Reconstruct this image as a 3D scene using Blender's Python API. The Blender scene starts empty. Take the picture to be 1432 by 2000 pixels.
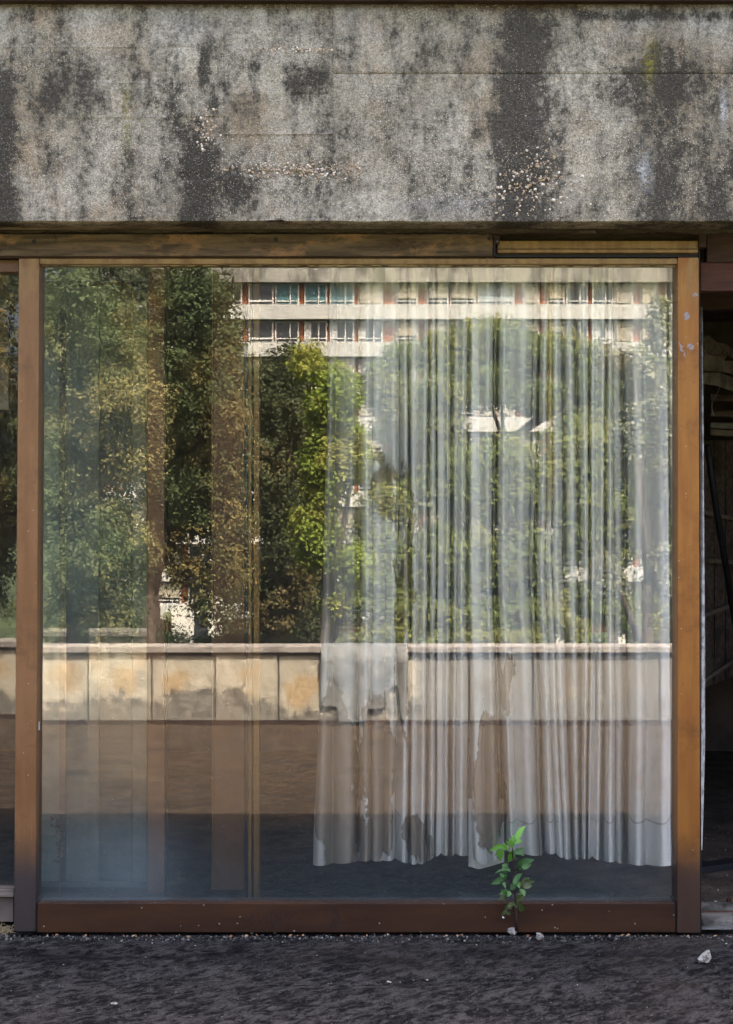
import bpy, bmesh, math, random
import numpy as np
from mathutils import Vector, Matrix, noise
random.seed(7); rng = np.random.default_rng(11)
R = math.radians
S = bpy.context.scene
COL = S.collection
# ------------------------------------------------------------------ camera
D = 6.0; EYE = 1.64; F = 3000.0      # metres to the glass, eye height, focal length in photo pixels
cd = bpy.data.cameras.new('camera'); cam = bpy.data.objects.new('camera', cd); COL.objects.link(cam)
cam.location = (0, -D, EYE); cam.rotation_euler = (R(90), 0, 0)
cd.sensor_fit = 'VERTICAL'; cd.sensor_height = 36.0; cd.lens = 36.0 * F / 2000.0
cd.clip_start = 0.05; cd.clip_end = 3000
S.camera = cam
# ------------------------------------------------------------------ light
SUN_EL, SUN_AZ = R(57), R(30)        # azimuth from +Y (behind the facade) towards +X
w = bpy.data.worlds.new('World'); S.world = w; w.use_nodes = True
nt = w.node_tree; nt.nodes.clear()
sky = nt.nodes.new('ShaderNodeTexSky'); sky.sky_type = 'NISHITA'; sky.sun_disc = False
sky.sun_elevation = SUN_EL; sky.sun_rotation = SUN_AZ; sky.dust_density = 10.0; sky.air_density = .6; sky.ozone_density = 0.0
bg = nt.nodes.new('ShaderNodeBackground'); bg.inputs['Strength'].default_value = 0.15
wo = nt.nodes.new('ShaderNodeOutputWorld')
nt.links.new(sky.outputs[0], bg.inputs[0]); nt.links.new(bg.outputs[0], wo.inputs[0])
sd = bpy.data.lights.new('sun', 'SUN'); sd.energy = 4.6; sd.angle = R(0.5); sd.color = (1.0, 0.94, 0.84)
sun = bpy.data.objects.new('sun', sd); COL.objects.link(sun)
sv = Vector((math.sin(SUN_AZ)*math.cos(SUN_EL), math.cos(SUN_AZ)*math.cos(SUN_EL), math.sin(SUN_EL)))
sun.rotation_euler = sv.to_track_quat('Z', 'Y').to_euler(); sun.location = (4, 6, 9)
vs = S.view_settings; vs.view_transform = 'Standard'; vs.look = 'None'; vs.gamma = 1; vs.use_curve_mapping = False
vs.exposure = 3.55
S.render.engine = 'CYCLES'
cy = S.cycles
cy.max_bounces = 7; cy.diffuse_bounces = 4; cy.glossy_bounces = 4; cy.transmission_bounces = 4; cy.transparent_max_bounces = 16
cy.caustics_reflective = False; cy.caustics_refractive = False
cy.use_denoising = True; cy.sample_clamp_indirect = 8

# ------------------------------------------------------------------ helpers
def P(px, py, Y):                     # point seen at a photo pixel at world depth Y
    s = (Y + D) / F
    return Vector(((px-716)*s, Y, EYE + (1000-py)*s))
def PR(px, py, d):                    # point seen mirrored in the pane: d metres in front of the glass
    s = (d + D) / F
    return Vector(((px-716)*s, -d, EYE + (1000-py)*s))
WO = {}
def finish(o, parent=None, label=None, cat=None, group=None, kind=None):
    if parent is not None:
        o.parent = parent
        o.location = Vector(o.location) - WO[parent.name]
    if label: o['label'] = label
    if cat: o['category'] = cat
    if group: o['group'] = group
    if kind: o['kind'] = kind
    return o
def empty(name, loc, label, cat, group=None):
    o = bpy.data.objects.new(name, None); COL.objects.link(o); o.location = loc; o.empty_display_size = .1
    WO[o.name] = Vector(loc)
    return finish(o, None, label, cat, group)
def mesh_obj(name, verts, faces, mat, parent=None, smooth=False, origin=None, **kw):
    V = [Vector(v) for v in verts]
    if origin is None:
        lo = Vector((min(v.x for v in V), min(v.y for v in V), min(v.z for v in V)))
        hi = Vector((max(v.x for v in V), max(v.y for v in V), max(v.z for v in V)))
        origin = Vector(((lo.x+hi.x)/2, (lo.y+hi.y)/2, lo.z))
    me = bpy.data.meshes.new(name); me.from_pydata([v-origin for v in V], [], faces); me.validate()
    if smooth: me.polygons.foreach_set('use_smooth', [True]*len(me.polygons))
    for m in (mat if isinstance(mat, (list, tuple)) else [mat]): me.materials.append(m)
    o = bpy.data.objects.new(name, me); COL.objects.link(o); o.location = origin; WO[o.name] = Vector(origin)
    return finish(o, parent, **kw)
BF = [(0,3,2,1),(4,5,6,7),(0,1,5,4),(1,2,6,5),(2,3,7,6),(3,0,4,7)]
def hexa(name, c8, mat, parent=None, bevel=0.0, **kw):
    bm = bmesh.new(); vv = [bm.verts.new(c) for c in c8]
    for f in BF: bm.faces.new([vv[i] for i in f])
    bmesh.ops.recalc_face_normals(bm, faces=bm.faces)
    if bevel: bmesh.ops.bevel(bm, geom=bm.edges[:], offset=bevel, segments=2, affect='EDGES', profile=.6)
    bm.verts.ensure_lookup_table()
    for i, v in enumerate(bm.verts): v.index = i
    vs_ = [v.co.copy() for v in bm.verts]; fs = [[v.index for v in f.verts] for f in bm.faces]; bm.free()
    return mesh_obj(name, vs_, fs, mat, parent, **kw)
def box(name, x0, x1, y0, y1, z0, z1, mat, parent=None, bevel=0.0, **kw):
    return hexa(name, [(x0,y0,z0),(x1,y0,z0),(x1,y1,z0),(x0,y1,z0),(x0,y0,z1),(x1,y0,z1),(x1,y1,z1),(x0,y1,z1)], mat, parent, bevel, **kw)
def pbox(name, pa, pb, Y, th, mat, parent=None, bevel=0.0, **kw):   # box whose front face covers pixels pa..pb at depth Y
    a = P(pa[0], pa[1], Y); b = P(pb[0], pb[1], Y)
    return box(name, min(a.x,b.x), max(a.x,b.x), Y, Y+th, min(a.z,b.z), max(a.z,b.z), mat, parent, bevel, **kw)
def tube_geo(pts, rads, n=8, verts=None, faces=None):
    verts = [] if verts is None else verts; faces = [] if faces is None else faces
    base = len(verts); pts = [Vector(p) for p in pts]
    up = Vector((0.31, 0.2, 0.93))
    for i, p in enumerate(pts):
        t = (pts[min(i+1,len(pts)-1)] - pts[max(i-1,0)]).normalized()
        a = t.cross(up); a = a.normalized() if a.length > 1e-4 else Vector((1,0,0)); b = t.cross(a)
        for k in range(n):
            an = 2*math.pi*k/n
            verts.append(p + (a*math.cos(an) + b*math.sin(an))*rads[i])
    for i in range(len(pts)-1):
        for k in range(n):
            faces.append((base+i*n+k, base+i*n+(k+1)%n, base+(i+1)*n+(k+1)%n, base+(i+1)*n+k))
    faces.append(tuple(base+k for k in range(n))[::-1]); faces.append(tuple(base+(len(pts)-1)*n+k for k in range(n)))
    return verts, faces
def tube(name, pts, rads, mat, parent=None, n=8, **kw):
    if not isinstance(rads, (list, tuple)): rads = [rads]*len(pts)
    v, f = tube_geo(pts, rads, n)
    return mesh_obj(name, v, f, mat, parent, smooth=True, **kw)

# --- node expressions
class X:
    nt = None
    def __init__(s, sock): s.s = sock
    def _m(s, op, o=0.0, o2=None, rev=False):
        n = X.nt.nodes.new('ShaderNodeMath'); n.operation = op
        a, b = (o, s) if rev else (s, o)
        for i, v in enumerate((a, b) + ((o2,) if o2 is not None else ())):
            if isinstance(v, X): X.nt.links.new(v.s, n.inputs[i])
            else: n.inputs[i].default_value = v
        return X(n.outputs[0])
    def __add__(s,o): return s._m('ADD',o)
    __radd__ = __add__
    def __mul__(s,o): return s._m('MULTIPLY',o)
    __rmul__ = __mul__
    def __sub__(s,o): return s._m('SUBTRACT',o)
    def __rsub__(s,o): return s._m('SUBTRACT',o,rev=True)
    def __truediv__(s,o): return s._m('DIVIDE',o)
    def gt(s,o): return s._m('GREATER_THAN',o)
    def lt(s,o): return s._m('LESS_THAN',o)
    def mx(s,o): return s._m('MAXIMUM',o)
    def mn(s,o): return s._m('MINIMUM',o)
    def abs(s): return s._m('ABSOLUTE')
    def pow(s,o): return s._m('POWER',o)
    def frac(s): return s._m('FRACT')
    def clamp(s): return s.mx(0.0).mn(1.0)
    def ss(s, a, b):                   # smoothstep a..b
        n = X.nt.nodes.new('ShaderNodeMapRange'); n.interpolation_type = 'SMOOTHSTEP'
        X.nt.links.new(s.s, n.inputs[0])
        if a < b: n.inputs[1].default_value, n.inputs[2].default_value = a, b
        else:
            n.inputs[1].default_value, n.inputs[2].default_value = b, a
            n.inputs[3].default_value, n.inputs[4].default_value = 1, 0
        return X(n.outputs[0])
    def gauss(s, c, wd):
        q = (s - c) * (1.0/wd)
        return X(( (q*q*-1.0)._m('EXPONENT')).s)
def comb(x, y, z):
    n = X.nt.nodes.new('ShaderNodeCombineXYZ')
    for i, v in enumerate((x,y,z)):
        if isinstance(v, X): X.nt.links.new(v.s, n.inputs[i])
        else: n.inputs[i].default_value = v
    return X(n.outputs[0])
def noi(vec, scale, detail=4, rough=.55, dist=0.0):
    n = X.nt.nodes.new('ShaderNodeTexNoise'); X.nt.links.new(vec.s, n.inputs['Vector'])
    n.inputs['Scale'].default_value = scale; n.inputs['Detail'].default_value = detail
    n.inputs['Roughness'].default_value = rough; n.inputs['Distortion'].default_value = dist
    return X(n.outputs[0])
def vor(vec, scale, feat='F1', rand=1.0):
    n = X.nt.nodes.new('ShaderNodeTexVoronoi'); n.feature = feat; X.nt.links.new(vec.s, n.inputs['Vector'])
    n.inputs['Scale'].default_value = scale; n.inputs['Randomness'].default_value = rand
    c = None
    if feat == 'F1':
        sp = X.nt.nodes.new('ShaderNodeSeparateColor'); X.nt.links.new(n.outputs['Color'], sp.inputs[0]); c = (X(sp.outputs[0]), X(sp.outputs[1]))
    return X(n.outputs['Distance']), c
def mix(f, a, b, mode='MIX'):
    n = X.nt.nodes.new('ShaderNodeMix'); n.data_type = 'RGBA'; n.blend_type = mode
    if isinstance(f, X): X.nt.links.new(f.s, n.inputs[0])
    else: n.inputs[0].default_value = f
    for i, v in ((6,a),(7,b)):
        if isinstance(v, X): X.nt.links.new(v.s, n.inputs[i])
        else: n.inputs[i].default_value = tuple(v) + (1,)
    return X(n.outputs[2])
def pos():
    g = X.nt.nodes.new('ShaderNodeNewGeometry'); sp = X.nt.nodes.new('ShaderNodeSeparateXYZ')
    X.nt.links.new(g.outputs['Position'], sp.inputs[0])
    return X(g.outputs['Position']), X(sp.outputs[0]), X(sp.outputs[1]), X(sp.outputs[2])
def objco():
    g = X.nt.nodes.new('ShaderNodeTexCoord'); sp = X.nt.nodes.new('ShaderNodeSeparateXYZ')
    X.nt.links.new(g.outputs['Object'], sp.inputs[0])
    return X(g.outputs['Object']), X(sp.outputs[0]), X(sp.outputs[1]), X(sp.outputs[2])
def orand():
    g = X.nt.nodes.new('ShaderNodeObjectInfo'); return X(g.outputs['Random'])
def island():
    g = X.nt.nodes.new('ShaderNodeNewGeometry'); return X(g.outputs['Random Per Island'])
def material(name, fn, **base):
    m = bpy.data.materials.new(name); m.use_nodes = True; X.nt = m.node_tree
    b = m.node_tree.nodes['Principled BSDF']
    b.inputs['Roughness'].default_value = base.get('rough', .8)
    b.inputs['Metallic'].default_value = base.get('metal', 0)
    b.inputs['Specular IOR Level'].default_value = base.get('spec', .3)
    r = fn() if callable(fn) else {'col': fn}
    c = r.get('col')
    if isinstance(c, X): X.nt.links.new(c.s, b.inputs['Base Color'])
    else: b.inputs['Base Color'].default_value = tuple(c)+(1,)
    if 'rough' in r: X.nt.links.new(r['rough'].s, b.inputs['Roughness'])
    if 'bump' in r:
        n = X.nt.nodes.new('ShaderNodeBump'); n.inputs['Distance'].default_value = r.get('dist', .01); n.inputs['Strength'].default_value = r.get('strength', 1)
        X.nt.links.new(r['bump'].s, n.inputs['Height']); X.nt.links.new(n.outputs[0], b.inputs['Normal'])
    if 'alpha' in r: X.nt.links.new(r['alpha'].s, b.inputs['Alpha'])
    return m
def pxy(x, z, Y):
    k = F/(D+Y); return x*k + 716, (z-EYE)*(-k) + 1000

# ------------------------------------------------------------------ materials
BY = -0.28
def m_concrete():
    p, x, y, z = pos(); px, py = pxy(x, z, BY)
    big = noi(p, 1.9, 5, .6); med = noi(p, 8, 6, .7); fine = noi(p, 48, 5, .75); grain = noi(p, 210, 3, .8)
    strk = noi(comb(x*1.4, y, z*.14), 6, 7, .75, .2); blot = noi(comb(x, y, z*.6), 13, 6, .72)
    wx = px + (noi(comb(x*.6, y, z*.5), 5, 4) - .5)*60
    c = mix(big.ss(.35,.65), (.225,.192,.142), (.365,.332,.272))
    c = mix(noi(p, 3.1, 5, .65).ss(.48,.64)*.65, c, (.25,.18,.11))
    c = mix(strk.ss(.52,.7)*.35, c, (.36,.34,.30))
    skin = (py + (strk-.5)*120).ss(150, 10) * noi(p, 2.6, 4).ss(.40,.56)
    c = mix((skin*.8), c, (.34,.325,.30))
    low = (py + (blot-.5)*60).gauss(400, 18)*wx.gauss(880, 110)
    c = mix(low*.6, c, (.25,.25,.25))
    m = wx.gauss(1022, 72)*1.12*py.ss(-30, 70).mx(.6)
    m = m.mx(wx.gauss(4, 36)*py.ss(40, 190)*.95)
    m = m.mx(wx.gauss(385, 52)*py.ss(150, 300)*.9)
    m = m.mx(wx.gauss(405, 20)*py.gauss(125, 80)*.9)
    m = m.mx(wx.gauss(150, 120)*py.gauss(180, 110)*.72)
    m = m.mx(wx.gauss(590, 75)*py.gauss(160, 65)*.74)
    m = m.mx(wx.gauss(470, 34)*py.gauss(200, 60)*.55)
    m = m.mx(wx.gauss(470, 80)*py.gauss(370, 70)*.64)
    m = m.mx(wx.gauss(1310, 180)*py.gauss(170, 110)*.78)
    m = m.mx(px.ss(1080, 1280)*py.ss(100, 330)*.66)
    m = m.mx(wx.gauss(860, 100)*py.gauss(120, 70)*.58)
    m = m.mx(px.ss(1100,1150)*py.gauss(30, 18)*.75)
    m = m.mx(py.gauss(425, 9)*.42).mx(px*0.0 + .34)
    drip = noi(comb(x*13, y, z*.35), 1, 4, .6).ss(.52,.72)*noi(p, 3, 3).ss(.42,.6); m = m.mx(drip*.62)
    v = m*1.08 + (blot-.5)*1.9 + (fine-.5)*1.5 + (strk-.5)*1.3 + (grain-.5)*.5
    dark = v.ss(.50,.80)
    c = mix(dark*.93, c, (.012,.0105,.011))
    c = mix(v.ss(.05,.62)*.62, c, (.075,.068,.057))
    lv = noi(p, .9, 3).ss(.3,.7)*.35+.72; c = mix(1.0, c, comb(lv, lv, lv), 'MULTIPLY')
    c = mix((wx.gauss(1270, 12)*py.gauss(120, 36) + wx.gauss(248, 10)*py.gauss(220, 70)*.6)*fine.ss(.4,.6)*.8, c, (.20,.18,.035))
    ef = (px+(fine-.5)*60+(blot-.5)*50).gauss(1262, 13)*(py+(blot-.5)*60).gauss(335, 36) + (px+(fine-.5)*50).gauss(1416, 7)*py.gauss(215, 38)
    c = mix((ef*fine.ss(.38,.55)*.9).clamp(), c, (.34,.34,.34))
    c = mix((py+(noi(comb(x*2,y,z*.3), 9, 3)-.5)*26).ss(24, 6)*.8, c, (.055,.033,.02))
    gm = (grain*1.9 + noi(p, 105, 3, .8)*1.7 - .80).mx(.15)
    c = mix(1.0, c, comb(gm, gm, gm), 'MULTIPLY')
    d1, c1 = vor(p, 170); d2, c2 = vor(p, 95)
    zone = (py.gauss(330, 70)*.45 + noi(p, 4, 3).ss(.42,.62)*.5 + .25).clamp()
    c = mix(d1.lt(.34)*c1[0].gt(.70)*zone*.9*(1.0-skin*.7)*(1.0-dark*.55), c, (.60,.54,.46))
    c = mix(d1.lt(.36)*c1[1].lt(.14)*.7, c, (.03,.027,.024))
    s2 = d2.lt(.28)*c2[0].gt(.84)
    c = mix(s2*zone*.9*(1.0-dark*.4), c, mix(c2[1], (.50,.47,.42), (.24,.15,.09)))
    h = fine*.5 + med*.5 + blot*.3 + grain*.25 + d1.ss(.5,.1)*c1[0]*.3 + d2.ss(.5,.1)*c2[0]*.4*zone
    return {'col': c, 'bump': h, 'dist': .012, 'strength': 1.0}
M_CONC = material('weathered_concrete', m_concrete, rough=.95, spec=.03)
def m_soffit():
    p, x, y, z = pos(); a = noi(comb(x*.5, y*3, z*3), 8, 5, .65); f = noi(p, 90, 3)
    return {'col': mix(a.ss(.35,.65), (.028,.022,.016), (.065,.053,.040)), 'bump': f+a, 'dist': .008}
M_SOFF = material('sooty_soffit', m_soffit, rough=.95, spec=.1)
def m_wood(c1, c2, sc=1.0, wear=None):
    def fn():
        p, x, y, z = pos()
        g = noi(comb(x*1.2, y*14, z*14), 3*sc, 6, .65, .6); f = noi(comb(x*6, y*60, z*60), 4, 3); b = noi(p, 3.5, 4)
        c = mix(g.ss(.35,.66), c1, c2); c = mix(b.ss(.5,.7)*.6, c, tuple(v*.45 for v in c1))
        if wear: c = mix(noi(comb(x,y,z*2), 4, 6, .7).ss(.50,.62)*.85, c, wear); c = mix(noi(p,18,6,.75).ss(.58,.68)*.7, c, tuple(v*.3 for v in c1))
        return {'col': c, 'bump': g*.6+f*.4, 'dist': .006, 'strength': .8}
    return fn
M_WOOD = material('weathered_header_wood', m_wood((.060,.043,.028), (.135,.098,.062), 1, (.24,.14,.075)), rough=.8, spec=.2)
M_WOODD = material('dark_lintel_wood', m_wood((.022,.013,.009), (.045,.026,.018)), rough=.8, spec=.2)
M_WOODR = material('red_lintel_wood', m_wood((.045,.017,.011), (.07,.027,.017)), rough=.7, spec=.25)
M_WOODB = material('grimy_plank_wood', m_wood((.085,.068,.055), (.17,.14,.115)), rough=.9, spec=.1)
M_BATT = material('pale_batten_wood', m_wood((.16,.13,.10), (.24,.20,.15)), rough=.9, spec=.1)
M_PLY = material('torn_plywood', m_wood((.05,.036,.024), (.16,.12,.08), 1.5), rough=.9, spec=.1)
def m_bronze(c1, c2, foot=None, specks=.5):
    def fn():
        p, x, y, z = pos(); a = noi(comb(x*6, y*6, z*.9), 3, 4, .6); f = noi(p, 40, 4, .6); cl = noi(p, 9, 5, .65)
        c = mix(a.ss(.35,.65), c1, c2); c = mix(cl.ss(.5,.72)*.55, c, tuple(v*.5 for v in c1)); scr = noi(comb(x*90, y*90, z*2.2), 1, 4, .7); c = mix(scr.ss(.62,.72)*.35, c, tuple(min(1,v*1.8) for v in c2)); rs = noi(p, 26, 6, .75).ss(.58,.7); c = mix(rs*.5, c, (.10,.035,.010))
        d, cc = vor(p, 110); c = mix(d.lt(.3)*cc[0].gt(.992)*specks, c, (.4,.36,.3))
        if foot: c = mix((z + (cl-.5)*.12).ss(.44,.20)*.92, c, foot)  # dark foot: reflection of shaded ground painted in, along with base wear
        top = z.ss(2.38,2.62)*noi(comb(x*3,y,z), 9, 4).ss(.4,.6)*.5
        c = mix(top, c, (.26,.17,.06))
        px, py = pxy(x, z, -.055); q = px + (f-.5)*16; q2 = py + (cl-.5)*10
        chip = (q.gauss(1358, 5)*q2.gauss(576, 6)).mx(q.gauss(1341, 7)*q2.gauss(617, 10)).mx((q+(py-685)*-.5).gauss(1334, 3.2)*q2.gauss(684, 20)).mx(q.gauss(1348, 10)*q2.gauss(678, 10)*.8)
        c = mix(chip.ss(.45,.6)*noi(p, 90, 3).ss(.35,.5), c, (.20,.185,.20))
        return {'col': c, 'rough': a*.2+f*.15+.3, 'bump': f, 'dist': .0012, 'strength': .5}
    return fn
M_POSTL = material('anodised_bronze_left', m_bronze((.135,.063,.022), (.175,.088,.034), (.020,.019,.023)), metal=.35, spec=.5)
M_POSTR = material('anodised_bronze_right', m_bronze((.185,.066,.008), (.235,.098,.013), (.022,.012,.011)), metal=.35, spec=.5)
M_GOLD = material('golden_anodised_rail', m_bronze((.14,.075,.020), (.19,.11,.032)), metal=.35, spec=.5)
def m_rail():
    p, x, y, z = pos(); a = noi(comb(x*.7, y, z*4), 3, 4); f = noi(p, 40, 4); px, py = pxy(x, z, -.05)
    c = mix(a.ss(.35,.65), (.021,.0085,.0042), (.036,.0145,.006)); c = mix(f.ss(.58,.7)*.4, c, (.02,.013,.011))
    d, cc = vor(p, 100); c = mix(d.lt(.3)*cc[0].gt(.985)*.5, c, (.4,.36,.3))
    d2, c2 = vor(comb(x*1.4, y, z*.6), 90); k = (px.gauss(540, 55)+px.gauss(652,12)*1.5)*(py+noi(p,10,2)*10).gauss(1800, 18)
    c = mix((d2.lt(.42)*c2[0].gt(.45)*k.gt(.35))*.9, c, (.01,.009,.01))
    return {'col': c, 'rough': f*.3+.35, 'bump': f, 'dist': .001}
M_RAIL = material('brown_painted_rail', m_rail, spec=.2)
M_BLACK = material('black_gasket', (.012,.012,.014), rough=.6)
M_SEAL = material('cracked_white_sealant', lambda: {'col': mix(noi(pos()[0], 30, 4).ss(.45,.6), (.62,.62,.60), (.28,.25,.20))}, rough=.8)
M_SEALT = material('yellowed_putty', lambda: {'col': mix(noi(pos()[0], 22, 4).ss(.45,.6), (.50,.42,.25), (.12,.09,.05))}, rough=.8)
# reflective dusty glass
def glass(name, refl, dustk, tint=(.97,.98,.96)):
    m = bpy.data.materials.new(name); m.use_nodes = True; nt = m.node_tree; X.nt = nt; nt.nodes.clear()
    out = nt.nodes.new('ShaderNodeOutputMaterial')
    tr = nt.nodes.new('ShaderNodeBsdfTransparent'); tr.inputs[0].default_value = tint+(1,)
    gl = nt.nodes.new('ShaderNodeBsdfGlossy'); gl.inputs['Roughness'].default_value = 0.0; gl.inputs[0].default_value = (1,.98,.93,1)
    df = nt.nodes.new('ShaderNodeBsdfDiffuse'); df.inputs[0].default_value = (.24,.31,.335,1)
    p, x, y, z = pos(); px, py = pxy(x, z, 0.0)
    wb = nt.nodes.new('ShaderNodeBump'); wb.inputs['Distance'].default_value = .00004; nt.links.new(noi(comb(x*.8, y, z*.5), 3.0, 2, .4).s, wb.inputs['Height'])
    nt.links.new(wb.outputs[0], gl.inputs['Normal'])
    lw = nt.nodes.new('ShaderNodeFresnel'); lw.inputs[0].default_value = 1.5
    fac = X(lw.outputs[0])*1.0 + (refl-.04)
    m1 = nt.nodes.new('ShaderNodeMixShader'); nt.links.new(fac.clamp().s, m1.inputs[0]); nt.links.new(tr.outputs[0], m1.inputs[1]); nt.links.new(gl.outputs[0], m1.inputs[2])
    n1 = noi(p, 2.3, 5, .6); n2 = noi(comb(x*12, y, z*.5), 3, 3); n3 = noi(p, 160, 2)
    d, c = vor(p, 120)
    low = (py + (n1-.5)*180).ss(1560, 1770)
    dust = .010 + low*.17*n3.ss(.2,.8) + (px.gauss(250, 95)*(py+(n1-.5)*60).gauss(1700, 95))*.20 + (px.gauss(110, 90)*.05) + n2.ss(.55,.75)*.012 + py.ss(1738,1764)*n1.ss(.45,.6)*.12
    dust = dust + (py.ss(700,520)*.018)
    dust = dust*dustk + d.lt(.16)*c[0].gt(.985)*.8
    m2 = nt.nodes.new('ShaderNodeMixShader'); nt.links.new(dust.clamp().s, m2.inputs[0]); nt.links.new(m1.outputs[0], m2.inputs[1]); nt.links.new(df.outputs[0], m2.inputs[2])
    nt.links.new(m2.outputs[0], out.inputs[0]); return m
M_GLASS = glass('dusty_reflective_glass', .12, .75)
M_GLASS3 = glass('dusty_side_glass', .085, .6)
M_GLASS2 = glass('inner_glass', .08, .4)
def clearback():
    m = bpy.data.materials.new('glass_back'); m.use_nodes = True; nt = m.node_tree; nt.nodes.clear()
    out = nt.nodes.new('ShaderNodeOutputMaterial'); tr = nt.nodes.new('ShaderNodeBsdfTransparent'); tr.inputs[0].default_value = (.97,.98,.97,1)
    nt.links.new(tr.outputs[0], out.inputs[0]); return m
M_CLEAR = clearback()
def m_asphalt():
    p, x, y, z = pos()
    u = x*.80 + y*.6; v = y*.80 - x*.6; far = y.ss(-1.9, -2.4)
    a = noi(comb(u*8, v*17, z), 1.9, 9, .78, .5)*.75 + noi(p, 5, 5, .7)*.25; b = noi(p, 1.3, 4); f = noi(p, 70, 4, .65); g2 = noi(comb(u*26, v*50, z), 2, 6, .75); gr = noi(p, 150, 4, .8)
    c = mix(a.ss(.44,.58), (.008,.0076,.0082), (.066,.062,.062)); gm = (gr*3.0-.5).mx(.2); c = mix(1.0, c, comb(gm,gm,gm), 'MULTIPLY'); c = mix(g2.ss(.56,.68)*.5, c, (.13,.122,.117))
    c = mix(b.ss(.5,.66)*.3, c, (.055,.045,.036))
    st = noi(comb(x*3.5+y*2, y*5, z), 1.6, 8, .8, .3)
    c = mix(far*(st.ss(.38,.64)*.5+.3), c, (.092,.060,.034)); c = mix(far*noi(comb(x*1.5, y*4, z), 1, 4).ss(.54,.68)*.4, c, (.018,.015,.013))  # past the facade's shadow edge: sunlit look painted in as lighter brown
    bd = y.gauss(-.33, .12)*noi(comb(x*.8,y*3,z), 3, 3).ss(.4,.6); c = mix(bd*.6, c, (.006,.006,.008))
    sc, _ = vor(comb(u*6, v*60, z), 1, 'DISTANCE_TO_EDGE'); c = mix(sc.lt(.035)*noi(p, 2.1, 2).ss(.6,.66)*.3, c, (.12,.12,.12))
    d, cc = vor(p, 60); c = mix(d.lt(.2)*cc[0].gt(.992)*.8, c, (.4,.4,.4))
    return {'col': c, 'bump': a*1.0+f*.8+g2*.8+gr*.8, 'dist': .017, 'strength': 1.0, 'rough': f*.2+.75}
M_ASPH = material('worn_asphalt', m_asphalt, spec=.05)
def m_curtain():
    p, x, y, z = pos(); px, py = pxy(x, z, .22)
    n = noi(p, 4, 5, .6); f = noi(comb(x*60, y*60, z*3), 4, 3); b = noi(p, 1.8, 3)
    wv = noi(comb(x*30, y*30, z*220), 3, 2)
    c = mix(b.ss(.35,.65), (.82,.82,.80), (.87,.87,.86)); c = mix(wv.ss(.4,.7)*.12, c, (.4,.4,.39))
    wx = px + (n-.5)*110; wy = py + (noi(p, 5, 4)-.5)*130
    def ring(k, lo, hi): return k.ss(lo, lo+.05)
    s1 = wx.gauss(735, 38)*wy.gauss(1500, 150); s2 = wx.gauss(955, 32)*wy.gauss(1520, 150)
    s3 = (wx+(n-.5)*90).gauss(745, 60)*(wy+(n-.5)*160).gauss(950, 115)*.52; s4 = wx.gauss(820, 22)*wy.gauss(1640, 50); s5 = wx.gauss(655,48)*wy.gauss(1540,230); s6 = wx.gauss(790, 16)*wy.gauss(1180, 300)
    s7 = wx.gauss(990, 10)*wy.gauss(1330, 60); s8 = wx.gauss(720, 50)*wy.gauss(1640, 50)
    k = s1.mx(s2).mx(s3).mx(s4).mx(s5).mx(s6).mx(s7).mx(s8)
    c = mix(k.ss(.42,.50)*.72, c, (.25,.185,.12)); c = mix((k.ss(.40,.45)*k.ss(.52,.46))*.6, c, (.16,.12,.085))
    c = mix(wy.ss(1620,1500)*wy.ss(1180,1300)*n.ss(.5,.66)*.3, c, (.46,.40,.32))
    c = mix((px+(n-.5)*8).gauss(1075, 6)*py.ss(1080,900)*.8, c, (.52,.38,.10))
    c = mix(px.gauss(648, 34)*.35, c, (.28,.27,.24))
    # stitched hem
    c = mix((py.gauss(1602, 1.6))*.5*noi(p,3,2).ss(.45,.55), c, (.15,.15,.15))
    thin = (px+(n-.5)*30).ss(722, 694)*(py+(n-.5)*120).ss(1330, 1180)*(1.0-noi(comb(x*30,y,z*2), 1, 3).ss(.4,.7)*.35)
    return {'col': c, 'bump': wv*.3+noi(p, 22, 4, .6), 'dist': .006, 'strength': .6, 'alpha': 1.0-thin*.62}
M_CURT = material('stained_pale_curtain', m_curtain, rough=.95, spec=.05)
M_EDGE = material('grey_cloth_edge', lambda: {'col': mix(noi(pos()[0], 26, 5, .7).ss(.4,.62), (.42,.42,.41), (.20,.19,.18))}, rough=.95, spec=.05)
def add_translucent(m, k, col):
    nt = m.node_tree; b = nt.nodes['Principled BSDF']; o = nt.nodes['Material Output']
    t = nt.nodes.new('ShaderNodeBsdfTranslucent'); t.inputs[0].default_value = col+(1,)
    l = b.inputs['Base Color'].links
    if l: nt.links.new(l[0].from_socket, t.inputs[0])
    x = nt.nodes.new('ShaderNodeMixShader'); x.inputs[0].default_value = k
    nt.links.new(b.outputs[0], x.inputs[1]); nt.links.new(t.outputs[0], x.inputs[2]); nt.links.new(x.outputs[0], o.inputs[0])

def m_plain(c, k=.35, sc=6, bump=.004):
    def fn():
        p, x, y, z = pos(); n = noi(p, sc, 5, .6); f = noi(p, sc*9, 3)
        return {'col': mix(n.ss(.35,.68), c, tuple(v*(1-k) for v in c)), 'bump': n+f*.4, 'dist': bump}
    return fn
M_PGREEN = material('pale_green_partition', m_plain((.20,.22,.19), .4, 5), rough=.6)
M_DGREEN = material('grey_green_partition', m_plain((.10,.115,.10), .4, 5), rough=.6)
M_BROWNP = material('brown_jamb', m_plain((.22,.115,.065), .3, 4), rough=.55)
M_BROWND = material('brown_door_leaf', m_plain((.15,.08,.042), .3, 4), rough=.55)
M_INT = material('grimy_interior_plaster', m_plain((.16,.16,.155), .5, 3), rough=.9)
M_INTD = material('sooty_interior', m_plain((.13,.105,.085), .5, 3), rough=.95)
M_IFLOOR = material('interior_screed', m_plain((.085,.064,.048), .6, 6, .02), rough=.85)
M_THRESH = material('crumbled_threshold', m_plain((.12,.112,.10), .7, 14, .012), rough=.95)
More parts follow.
